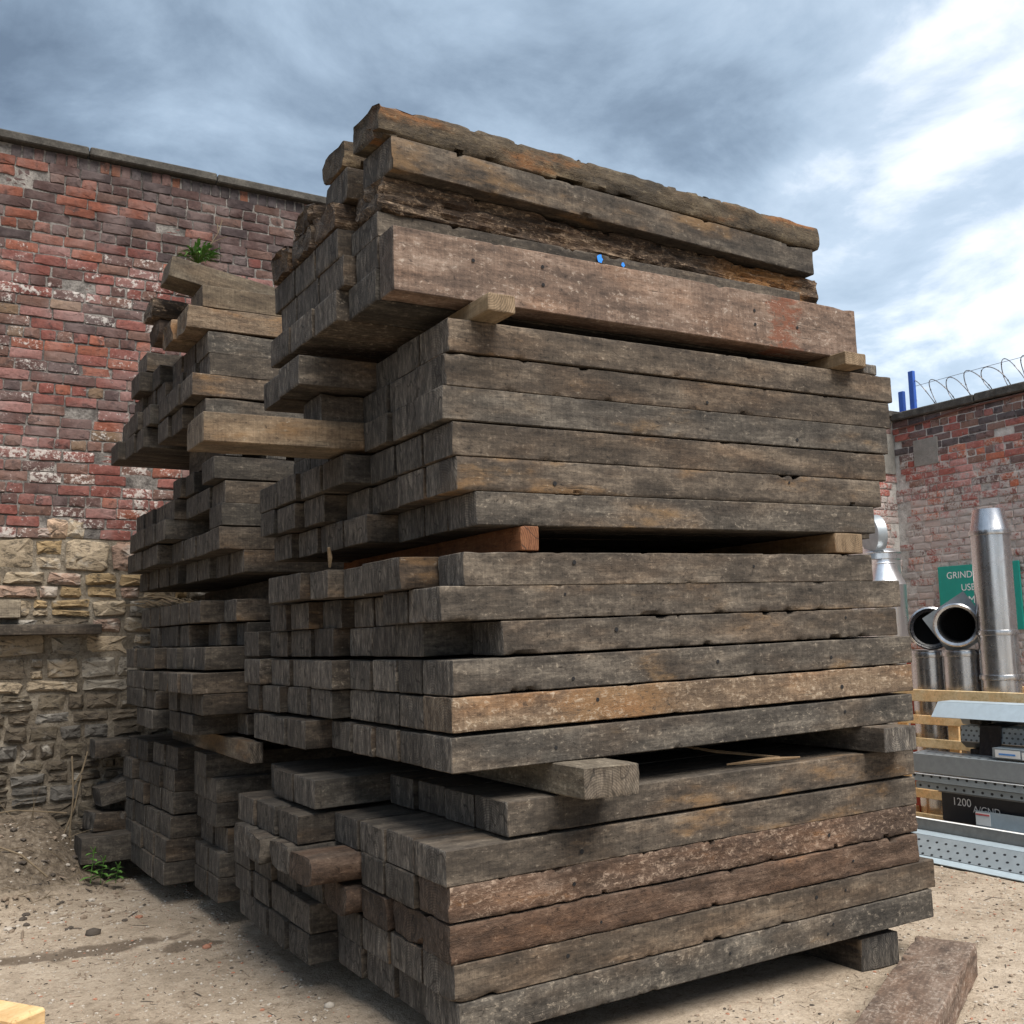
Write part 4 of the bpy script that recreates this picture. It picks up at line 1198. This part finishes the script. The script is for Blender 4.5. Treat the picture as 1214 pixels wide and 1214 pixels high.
o = sleeper(-.30, 2.34, 2.735, .10, h=.17, L=.9, tone=.38, along_y=True, name='bearer', cat='timber', group=BG, label='dark upright spacer block between far stack tiers beside pale jutting sleeper')

# broken pieces leaning at the far left foot of the far stack
for (X, y, z, wd, h, L, rx, ty, rz, lab) in (
        (-.76, 4.19, .15, .26, .18, .9, 0, .0, .05, 'dark sleeper offcut lying on the soil at foot of far stack'),
        (-.66, 4.40, .84, .24, .13, .6, 0, .0, .0, 'dark offcut jutting level beside far stack near stone wall'),
        (-.50, 4.42, .66, .22, .12, .5, 0, 1.15, .1, 'dark broken offcut leaning upright between far stack and stone wall'),
        (-.66, 4.36, .34, .24, .13, .5, 0, .1, .2, 'dark broken offcut lying on the bottom offcut by stone wall'),
        (-.60, 4.40, .50, .22, .13, .45, 0, -.2, .1, 'dark broken offcut wedged above the lower ones by stone wall')):
    o = sleeper(X, y, z, wd, h=h, L=L, tone=.40, rough=.008, chip=.03, tilt=-ty if ty < 1 else -ty, yaw=rz, name='broken_sleeper', group='broken offcuts beside far stack', label=lab)

# loose sleeper lying in the foreground right
sleeper(1.05, -1.15, .0, .27, h=.15, L=1.77, mat=WOOD_RED, tone=.50, stain=.05, pale=.7, front=True, rough=.007, chip=.02, yaw=.50, tilt=0,
        label='loose rough reddish sleeper lying alone on the dirt, lower right', group='loose timber')

# ---------------------------------------------------------------- timber ledge let into the stone footing
SEED[0] = 900
o = sleeper(-2.6, 4.50, 1.735, .26, h=.075, L=1.98, tone=.42, mat=WOOD, tilt=0, name='timber_ledge', cat='timber', group=None, label='grey timber ledge built into the rubble stone wall, left edge')
o = sleeper(-2.6, 4.60, 1.86, .10, h=.13, L=1.44, tone=.85, mat=WOOD_GREY, tilt=0, name='timber_plank', cat='timber', group=None, label='bleached plank resting on the timber ledge in stone wall')

# ---------------------------------------------------------------- pale timber frame corner, bottom left
fr = empty('timber_offcut', (-1.52, 1.36, 0), .62)
tag(fr, 'new yellow softwood frame corner poking in at bottom left', 'timber')
for (n_, a) in (('rail', (-.55, .05, -.06, .06, .0, .075)), ('rail', (-.55, .05, -.30, -.18, .0, .075)), ('block', (-.10, .06, -.30, .06, .076, .185))):
    o = obj(n_, MB().bbox(*a, .012).mesh(n_, 30), WOOD_CRATE, fr); o.color = (.34, 0, 0, 1)

# ---------------------------------------------------------------- plants, stems
def leaf(mb, base, d, length, width, curl=.4):
    d = Vector(d).normalized(); s = d.cross(Vector((0, 0, 1)))
    if s.length < .1: s = Vector((1, 0, 0))
    s.normalize(); up = s.cross(d)
    v, f = [], []
    for k in range(5):
        t = k / 4; wv = width * math.sin(math.pi * min(1, .12 + .88 * t) ** .8) * .5
        p = Vector(base) + d * (length * t) - Vector((0, 0, 1)) * (curl * length * t * t) + up * 0
        v += [p - s * wv, p + up * (-.12 * width), p + s * wv]
        if k: b_ = (k - 1) * 3; f += [(b_, b_ + 1, b_ + 4, b_ + 3), (b_ + 1, b_ + 2, b_ + 5, b_ + 4)]
    mb.add(v, f)


rp = random.Random(9)
pl = empty('wall_plant', (.06, 4.62, 4.78))
tag(pl, 'small bushy green plant sprouting from the brick wall above far stack', 'plant')
mb = MB(); sb = MB()
for k in range(70):
    q = rp.uniform(0, 6.28); el = rp.uniform(-.1, 1.3)
    d = Vector((math.cos(q) * math.cos(el) * 1.3, -abs(math.sin(q)) * math.cos(el), math.sin(el)))
    b_ = d * rp.uniform(.03, .12); sb.tube([(0, .06, -.02), b_], .0025, 4)
    leaf(mb, b_, d + Vector((rp.uniform(-.5, .5), 0, rp.uniform(-.3, .5))), rp.uniform(.05, .11), rp.uniform(.018, .035), rp.uniform(.1, .7))
obj('leaves', mb.mesh('leaves'), LEAF, pl); obj('stems', sb.mesh('stems'), LEAF, pl)
tw = MB()
for a_ in ([(.06, .04, 0), (.10, .02, .16), (.155, .02, .26), (.19, .03, .38)], [(.10, .02, .16), (.17, .03, .21), (.23, .02, .24)], [(.155, .02, .26), (.15, .03, .34)]):
    tw.tube(a_, .0035, 4)
obj('bare_twig', tw.mesh('twig'), STEM, pl)

np_ = empty('nettle', (-.72, 4.02, float(ground_h(-.72, 4.02))))
np_.scale = (.72, .72, .72)
tag(np_, 'young green nettle growing from soil at foot of far stack', 'plant')
mb = MB(); sb = MB()
for (bx, by, hh) in ((0, 0, .30), (.10, .06, .20), (.22, -.02, .14)):
    sb.tube([(bx, by, 0), (bx + .01, by, hh * .5), (bx + .02, by - .02, hh)], .004, 5)
    for k in range(5):
        zz = hh * (.25 + .18 * k)
        for sgn in (0, math.pi):
            q = k * 1.57 + sgn + .4
            leaf(mb, (bx + .01, by, zz), (math.cos(q), math.sin(q), .35), .12 * (1.1 - .12 * k), .042, .45)
    leaf(mb, (bx + .02, by - .02, hh), (.2, -.3, 1), .07, .03, .1); leaf(mb, (bx + .02, by - .02, hh), (-.4, .1, .9), .07, .03, .1)
obj('leaves', mb.mesh('leaves'), LEAF, np_); obj('stems', sb.mesh('stems'), LEAF, np_)

st = MB()
for k in range(80):
    x = rp.uniform(-2.0, -.62); y = rp.uniform(3.75, 4.6); h = float(ground_h(x, y))
    L_ = rp.uniform(.05, .32); q = rp.uniform(0, 6.28); el = rp.uniform(-.05, .5) if rp.random() < .85 else rp.uniform(.6, 1.4)
    d = Vector((math.cos(q) * math.cos(el), math.sin(q) * math.cos(el), math.sin(el)))
    p0 = Vector((x, y, h + .004)); mid = p0 + d * L_ * .5 + Vector((rp.uniform(-.03, .03), rp.uniform(-.03, .03), .015)); p1 = p0 + d * L_
    p1.z = max(p1.z, float(ground_h(p1.x, min(p1.y, 4.6))) + .004); p1.y = min(p1.y, 4.66); mid.y = min(mid.y, 4.66)
    st.tube([p0, mid, p1], [rp.uniform(.0015, .0035), .002, .0012], 4)
for (a_, b_) in (((-.80, 4.50, .30), (-.79, 4.56, .86)), ((-.84, 4.52, .30), (-.72, 4.56, .72)), ((-.79, 4.55, .62), (-.68, 4.6, .88))):
    st.tube([a_, ((a_[0] + b_[0]) / 2 + .015, a_[1], (a_[2] + b_[2]) / 2), b_], .006, 5)
st.tube([(-2.0, 4.3, .42), (-1.5, 4.45, .50), (-1.15, 4.5, .52), (-.82, 4.5, .47)], .005, 5)
st.tube([(-1.30, 4.1, .36), (-1.15, 4.0, .30), (-1.0, 3.9, .16)], .007, 5)
o = stuff(obj('dry_stems', st.mesh('stems'), STEM)); tag(o, 'tangle of dry stems and roots on soil bank below stone wall', 'twigs')
st = MB()
for k in range(40):
    x = rp.uniform(-.42, -.2); y = rp.uniform(3.0, 4.2); q = rp.uniform(-.5, .5)
    p0 = Vector((x, y, 1.912)); p1 = p0 + Vector((math.sin(q) * .25 - .1, math.cos(q) * rp.uniform(.05, .25), rp.uniform(0, .035)))
    st.tube([p0, (p0 + p1) / 2 + Vector((0, 0, .02)), p1], .0025, 4)
o = stuff(obj('nest_straw', st.mesh('straw'), STEM)); tag(o, 'straggly straw and twigs lodged under the far stack third tier', 'twigs')

# clod and splinters
for (x, y, r_, lab, mt) in ((-.86, 2.92, .038, 'brown clod of earth lying on the dirt left of stacks', PEBBLE_MATS[3]), (-.13, 1.05, .022, 'pale pebble on the dirt beside near stack corner', PEBBLE_MATS[0]),
                            (-.37, 2.30, .022, 'pinkish pebble on dirt between the two stacks', PEBBLE_MATS[2])):
    vs = [(px * r_ * 1.3, py * r_, pz * r_ * .75 + r_ * .3) for px, py, pz in ICO]
    o = obj('pebble', mesh_of('clod', vs, ICF, 60), mt, loc=(x, y, float(ground_h(x, y)))); tag(o, lab, 'stone')


def splinter(pts, rads, label):
    o = obj('splinter', MB().tube(pts, rads, 5).mesh('splinter'), WOOD_PINE); o.color = (.42, 0, 0, 1); tag(o, label, 'splinter')


splinter([(-.145, 1.02, 1.985), (-.15, 1.0, 2.03), (-.165, .98, 2.075)], [.006, .012, .008], 'twisted orange splinter sticking up between second and third tier')
splinter([(1.45, .10, 1.033), (1.66, .045, 1.044), (1.84, .02, 1.045)], [.004, .012, .004], 'raw orange splinter lying on bottom tier, right of centre')
splinter([(1.35, .45, 1.115), (1.52, .25, 1.075), (1.74, .05, 1.05)], [.004, .008, .004], 'thin grey lath poking out from between bottom and second tier')

# ---------------------------------------------------------------- steel lintels stacked at the right
LG = 'steel lintels stacked right of near stack'


def lintel(y0, label, pieces, x=0., z=0., tiltz=0.):
    e = empty('steel_lintel', (x, y0, z)); e.rotation_euler = (0, 0, tiltz)
    tag(e, label, 'lintel', LG)
    for (nm, prof, mt, ya, yb, t_) in pieces:
        obj(nm, MB().extrude_y(prof, -ya, -yb, t_).mesh(nm), mt, e)
    return e


END = 3.2
lintel(1.80, 'lowest punched grey lintel lying on the dirt, front of steel pile',
       [('flange', [(4.46, .012), (4.60, .014)], GALV_L, 0, END, .005), ('web', [(4.601, .018), (4.70, .14)], GALV_DOTS, 0, END, .005), ('lip', [(4.70, .143), (4.79, .155)], GALV_L, 0, END, .004)])
lintel(1.85, 'plain grey channel lintel just behind the lowest punched one',
       [('web', [(4.795, .02), (4.80, .235)], GALV_D, 0, END, .005), ('lip', [(4.797, .238), (4.815, .242)], WHITE_PAINT_AND_LIT_EDGE, 0, END, .003), ('flange', [(4.80, .03), (4.99, .03)], GALV_D, 0, END, .005)])  # white lip is a painted highlight along the lit top edge
e = lintel(1.40, 'pale angle lintel with white paper label in front of black beam',
           [('flange', [(4.83, .19), (5.005, .20)], GALV, 0, END, .004), ('upright', [(5.006, .205), (5.012, .315)], GALV_L, 0, END, .004)])
obj('label_sheet', MB().box(5.000, 5.003, -.125, -.006, .215, .305).mesh('l'), PAPER, e)
obj('label_print', MB().box(4.9975, 4.9992, -.120, -.010, .285, .296).mesh('l'), INK_RED, e)
e = lintel(1.72, 'black painted steel beam marked 1200 in white',
           [('web', [(5.055, .20), (5.06, .415)], BLACK_STEEL, 0, END, .010), ('top_flange', [(5.02, .418), (5.12, .42)], GALV_D, 0, END, .006), ('bottom_flange', [(5.02, .195), (5.12, .197)], BLACK_STEEL, 0, END, .006)])


def text_mesh(txt, size, depth=0.0):
    cu = bpy.data.curves.new('txt', 'FONT'); cu.body = txt; cu.size = size; cu.extrude = depth; cu.align_x = 'LEFT'
    o = bpy.data.objects.new('txt', cu); COL.objects.link(o)
    dg = bpy.context.evaluated_depsgraph_get()
    me = bpy.data.meshes.new_from_object(o.evaluated_get(dg)); bpy.data.objects.remove(o)
    return me


def put_text(txt, size, mat, parent, x, y, z, rx=0.0, flip=False):
    """lettering on a face that looks towards -X; reads along -Y"""
    o = obj('lettering', text_mesh(txt, size), mat, parent)
    o.matrix_local = Matrix.Translation((x, y, z)) @ Matrix(((0, 0, -1, 0), (-1, 0, 0, 0), (0, 1, 0, 0), (0, 0, 0, 1))) @ Matrix.Rotation(rx, 4, 'Z')
    return o


put_text('1200', .082, WHITE_PAINT_AND_LIT_EDGE, e, 5.0455, -.10, .325)
put_text('A/GND', .070, WHITE_PAINT_AND_LIT_EDGE, e, 5.0455, -.275, .290)
lintel(1.90, 'pair of thin punched channels lying on the black beam',
       [('lower_channel', [(5.0, .425), (5.003, .475), (5.20, .478)], GALV_DOTS, 0, END, .004), ('upper_channel', [(4.985, .482), (4.99, .535), (5.20, .538)], GALV_DOTS, -.02, END, .004), ('lip', [(4.982, .538), (5.00, .545)], WHITE_PAINT_AND_LIT_EDGE, -.02, END, .003)])  # lip coloured white to paint light catching the upper channel's edge
lintel(1.93, 'wide plain grey channel lintel with punched top, mid height of pile',
       [('web', [(4.985, .552), (4.99, .685)], GALV, 0, END, .005), ('top', [(4.99, .688), (5.17, .70)], GALV_DOTS, .0, END, .004)])
e = lintel(1.24, 'short grey bracket carrying printed white labels on the lintel pile',
           [('web', [(5.03, .705), (5.035, .775)], GALV, 0, 1.4, .005), ('top', [(5.035, .777), (5.14, .78)], GALV_L, 0, 1.4, .004)])
obj('label_sheet', MB().box(5.020, 5.0235, -.225, -.03, .714, .768).mesh('l'), PAPER, e)
obj('label_print', MB().box(5.0175, 5.0192, -.19, -.06, .732, .744).mesh('l'), INK_BLUE, e)
obj('label_sheet', MB().box(5.020, 5.0235, -.36, -.24, .71, .76).mesh('l'), PAPER, e)
e = lintel(1.62, 'bright treaded channel lintel bound with black plastic near top of pile',
           [('web', [(5.20, .79), (5.215, .905)], PLATE_DOTS, 0, END, .005), ('top', [(5.215, .907), (5.40, .91)], GALV_L, 0, END, .004), ('foot', [(5.20, .788), (5.26, .74), (5.40, .735)], GALV_D, 0, END, .004)])
obj('plastic_band', MB().extrude_y([(5.17, .70), (5.188, .80), (5.205, .918), (5.42, .922)], -.17, -.35, .006, 6).mesh('band'), RUBBER, e)
lintel(1.75, 'large pale hood-shaped lintel on top of the steel pile',
       [('skirt', [(5.04, .975), (5.13, 1.085)], GALV_L, 0, END, .005), ('top', [(5.131, 1.087), (5.30, 1.09)], GALV_L, 0, END, .005), ('back', [(5.301, 1.088), (5.42, .90)], GALV, 0, END, .005)])
for yy, lab in ((1.55, 'dark wooden chock under left end of lintel pile'), (-.9, 'dark wooden chock under right end of lintel pile')):
    o = obj('chock', MB().bbox(5.06, 5.32, yy - .05, yy + .05, 0.0, .19, .008).mesh('chock', 30), WOOD); o.color = (.5, 0, 0, 1); tag(o, lab, 'timber')
for yy, lab in ((1.5, 'dark packing block inside lintel pile, left'), (-.9, 'dark packing block inside lintel pile, right')):
    m_ = MB().bbox(5.20, 5.34, yy - .05, yy + .05, .19, .735, .008); m_.bbox(5.22, 5.36, yy - .05, yy + .05, .92, 1.08, .008)
    o = obj('packing', m_.mesh('packing', 30), WOOD); o.color = (.35, 0, 0, 1); tag(o, lab, 'timber')

# ---------------------------------------------------------------- softwood crate with flue pipes
cr = empty('slatted_crate', (5.55, 1.5, 0))
tag(cr, 'open slatted yellow softwood crate holding steel flue pipes', 'crate')


def slat(n_, *a):
    o = obj(n_, MB().bbox(*a, .004).mesh(n_, 30), WOOD_CRATE, cr); o.color = (.46 + .08 * RS.random(), 0, 0, 1); return o


for yy in (.96, .46, -.19, -.9):
    slat('post', .022, .045, yy - .05, yy + .05, 0, 1.145)
    slat('post', 1.095, 1.12, yy - .05, yy + .05, 0, 1.145)
for zz in (.05, .25, .46, .67, .86, 1.05):
    slat('slat', 0, .020, -.96, 1.02, zz, zz + (.098 if zz > 1 else .075))
    slat('slat', 1.122, 1.142, -.96, 1.02, zz, zz + .085)
    slat('slat', .03, 1.09, 1.022, 1.042, zz, zz + .085)
    slat('slat', .03, 1.09, -.982, -.962, zz, zz + .085)
for k in range(6): slat('floor_board', .05 + k * .17, .19 + k * .17, -.95, 1.01, .02, .045)


def pipe(x, y, z0, z1, r_, label, bands=(), top=None):
    e = empty('flue_pipe', (x, y, z0)); H = z1 - z0
    tag(e, label, 'pipe', 'stainless flue pipes in the crate')
    prof = [(r_, 0), (r_, H)] + ([(r_ * .96, H), (r_ * .96, H - .25)] if top is None else [])
    obj('shell', MB().lathe(prof, 36).mesh('shell', 40), STEEL, e)
    for zb in bands:
        obj('locking_band', MB().lathe([(r_, zb), (r_ + .010, zb + .004), (r_ + .012, zb + .022), (r_ + .010, zb + .04), (r_, zb + .044)], 36).mesh('band', 40), STEEL, e)
    if top:
        obj('tapered_top', MB().lathe([(r_ + .006, H - .004), (r_ + .006, H + .01), (r_ * .98, H + .03), (r_ * .80, H + top), (r_ * .77, H + top), (r_ * .9, H + .05)], 36).mesh('top', 40), STEEL, e)
    return e


pipe(5.86, 2.36, .05, 1.47, .155, 'short upright steel flue pipe at left of crate', (1.36,))
pipe(5.86, 2.03, .05, 1.475, .165, 'short upright steel flue pipe in middle of crate under flanged one', (1.37,))
pipe(5.86, 1.69, .05, 2.44, .152, 'tall upright steel flue pipe with tapered top standing in crate', (1.18, 1.54, 2.36), top=.19)
for (yy, xx, zz, lab) in ((2.53, 5.80, 1.40, 'red oxide steel strip upright at left of crate'), (1.84, 6.0, 1.30, 'red oxide steel strip upright between flue pipes')):
    o = obj('steel_strip', MB().bbox(xx, xx + .02, yy - .04, yy + .03, .05, zz, .003).mesh('strip'), RED_PAINT); tag(o, lab, 'strip')

# flanged pipe lying on top with its dark mouth to the camera
fl = empty('flanged_pipe', (5.80, 2.01, 1.685))
ax = (Vector((-1.857, -3.599, 1.62)) - Vector((5.80, 2.01, 1.685))).normalized(); ax = (ax + Vector((.0, .12, -.02))).normalized()
Mq = ax.to_track_quat('Z', 'Y').to_matrix().to_4x4()
tag(fl, 'steel pipe with square flange and dark open mouth on crate pipes', 'pipe')
obj('shell', MB().lathe([(.165, -.40), (.165, .10), (.178, .105), (.182, .125), (.170, .135), (.150, .128), (.142, .10), (.140, -.40)], 40, Mq).mesh('shell', 40), STEEL, fl)
obj('mouth', MB().lathe([(.0, -.30), (.141, -.30)], 40, Mq).mesh('mouth'), DARK_IN, fl)  # black disc closing the pipe, paints the shade deep inside
obj('lining', MB().lathe([(.1395, -.30), (.1395, .085)], 40, Mq).mesh('lining', 40), DARK_IN, fl)  # black sleeve carries the same painted shade up to the rim
Mr = Mq @ Matrix.Rotation(rad(33), 4, 'Z'); fm = MB(); a_ = .203
ring_o, ring_i = [], []
for k in range(40):
    q = 2 * math.pi * k / 40; c_, s_ = math.cos(q), math.sin(q); kk = a_ / max(abs(c_), abs(s_))
    ring_o.append((c_ * kk, s_ * kk)); ring_i.append((c_ * .167, s_ * .167))
vs = [Mr @ Vector((x, y, zz)) for zz in (-.005, -.02) for rg_ in (ring_o, ring_i) for (x, y) in rg_]
fs = []
for k in range(40):
    k2 = (k + 1) % 40
    fs += [(k, k2, 40 + k2, 40 + k), (80 + k2, 80 + k, 120 + k, 120 + k2), (k2, k, 80 + k, 80 + k2)]
fm.add(vs, fs)
obj('flange', fm.mesh('flange'), GALV, fl)

ring = empty('pipe_ring', (5.98, 2.42, 1.66))
tag(ring, 'dark rubber-lined steel pipe collar left of the flanged pipe', 'pipe')
axr = (Vector((-1.857, -3.599, 1.9)) - Vector((5.98, 2.42, 1.66))).normalized()
Mz = axr.to_track_quat('Z', 'Y').to_matrix().to_4x4()
obj('collar', MB().lathe([(.18, -.15), (.18, .04), (.19, .05), (.175, .06), (.15, .04), (.145, -.15)], 36, Mz).mesh('collar', 40), STEEL, ring)
obj('liner', MB().lathe([(.144, -.14), (.144, .05), (.165, .062)], 36, Mz).mesh('liner', 40), RUBBER, ring)
obj('back', MB().lathe([(.0, -.12), (.144, -.12)], 36, Mz).mesh('back'), DARK_IN, ring)  # black disc paints the shade at the back of the collar
elb = pipe(6.30, 1.25, .05, 1.62, .16, 'upright steel flue pipe partly out of frame right of tallest one', (1.3,))

# tall bundle of ducts beyond the near stack
FOILM = steel_mat('crinkled_bright_duct', (0.72, 0.74, 0.76), 0.28, .25)
def duct(x, y, prof, label, mat=FOILM):
    e = empty('duct', (x, y, 0)); tag(e, label, 'duct', 'sheet metal ducts behind near stack')
    obj('shell', MB().lathe(prof, 32).mesh('duct', 30), mat, e)
    k = prof[len(prof) // 2]
    obj('seam', MB().lathe([(k[0] + .001, k[1] - .01), (k[0] + .010, k[1]), (k[0] + .001, k[1] + .01)], 32).mesh('seam', 40), mat, e)
duct(7.05, 3.78, [(.22, 0), (.22, 2.12), (.225, 2.13), (.12, 2.36), (.12, 2.40), (.0, 2.40)], 'bright cone-topped duct standing beyond right end of near stack')
duct(7.35, 4.10, [(.24, 0), (.24, 2.42), (.25, 2.43), (.25, 2.50), (.18, 2.55), (.0, 2.55)], 'tall bright banded duct behind the cone-topped one')
dk = empty('duct', (7.19, 4.02, 2.70)); tag(dk, 'grey shallow duct ring standing on edge above the bright ducts', 'duct', 'sheet metal ducts behind near stack')
Mk = Vector((.93, -.36, .05)).to_track_quat('Z', 'Y').to_matrix().to_4x4()
obj('shell', MB().lathe([(.0, -.05), (.16, -.05), (.20, -.03), (.215, .02), (.215, .07), (.20, .075), (.0, .06)], 32, Mk).mesh('ring', 35), GALV, dk)
obj('stand', MB().bbox(-.04, .04, -.04, .04, -2.70, -.20, .004).mesh('stand'), GALV_D, dk)

# blue stacking crate at the right edge
bc = empty('plastic_crate', (6.75, 1.15, .75)); tag(bc, 'blue plastic crate peeping from behind flue pipes at right edge', 'crate')
for k in range(4): obj('side_slat', MB().bbox(-.3, .3, -.45, .18, .10 * k, .10 * k + .075, .01).mesh('slat', 30), BLUE_PLASTIC, bc)
o = obj('trestle', MB().bbox(6.40, 7.1, .65, 1.38, .0, .745, .01).mesh('trestle', 30), WOOD); o.color = (.4, 0, 0, 1); tag(o, 'dark timber block carrying the blue plastic crate', 'block')

# green sign on the right wall
sg = empty('wall_sign', (WX - .03, 3.68, 2.02)); tag(sg, 'green enamel sign with white lettering on right brick wall', 'sign')
obj('panel', MB().bbox(-.004, .016, -.52, .50, -.38, .36, .003).mesh('panel'), GREEN_SIGN, sg)
for k, (txt, yy, sz) in enumerate((('GRINDING', .385, .118), ('USE', .205, .118), ('24 MO', .275, .128), ('RECEIVED', .34, .112))):
    put_text(txt, sz * .92, WHITE_PAINT_AND_LIT_EDGE, sg, -.0065, yy, .215 - k * .145)
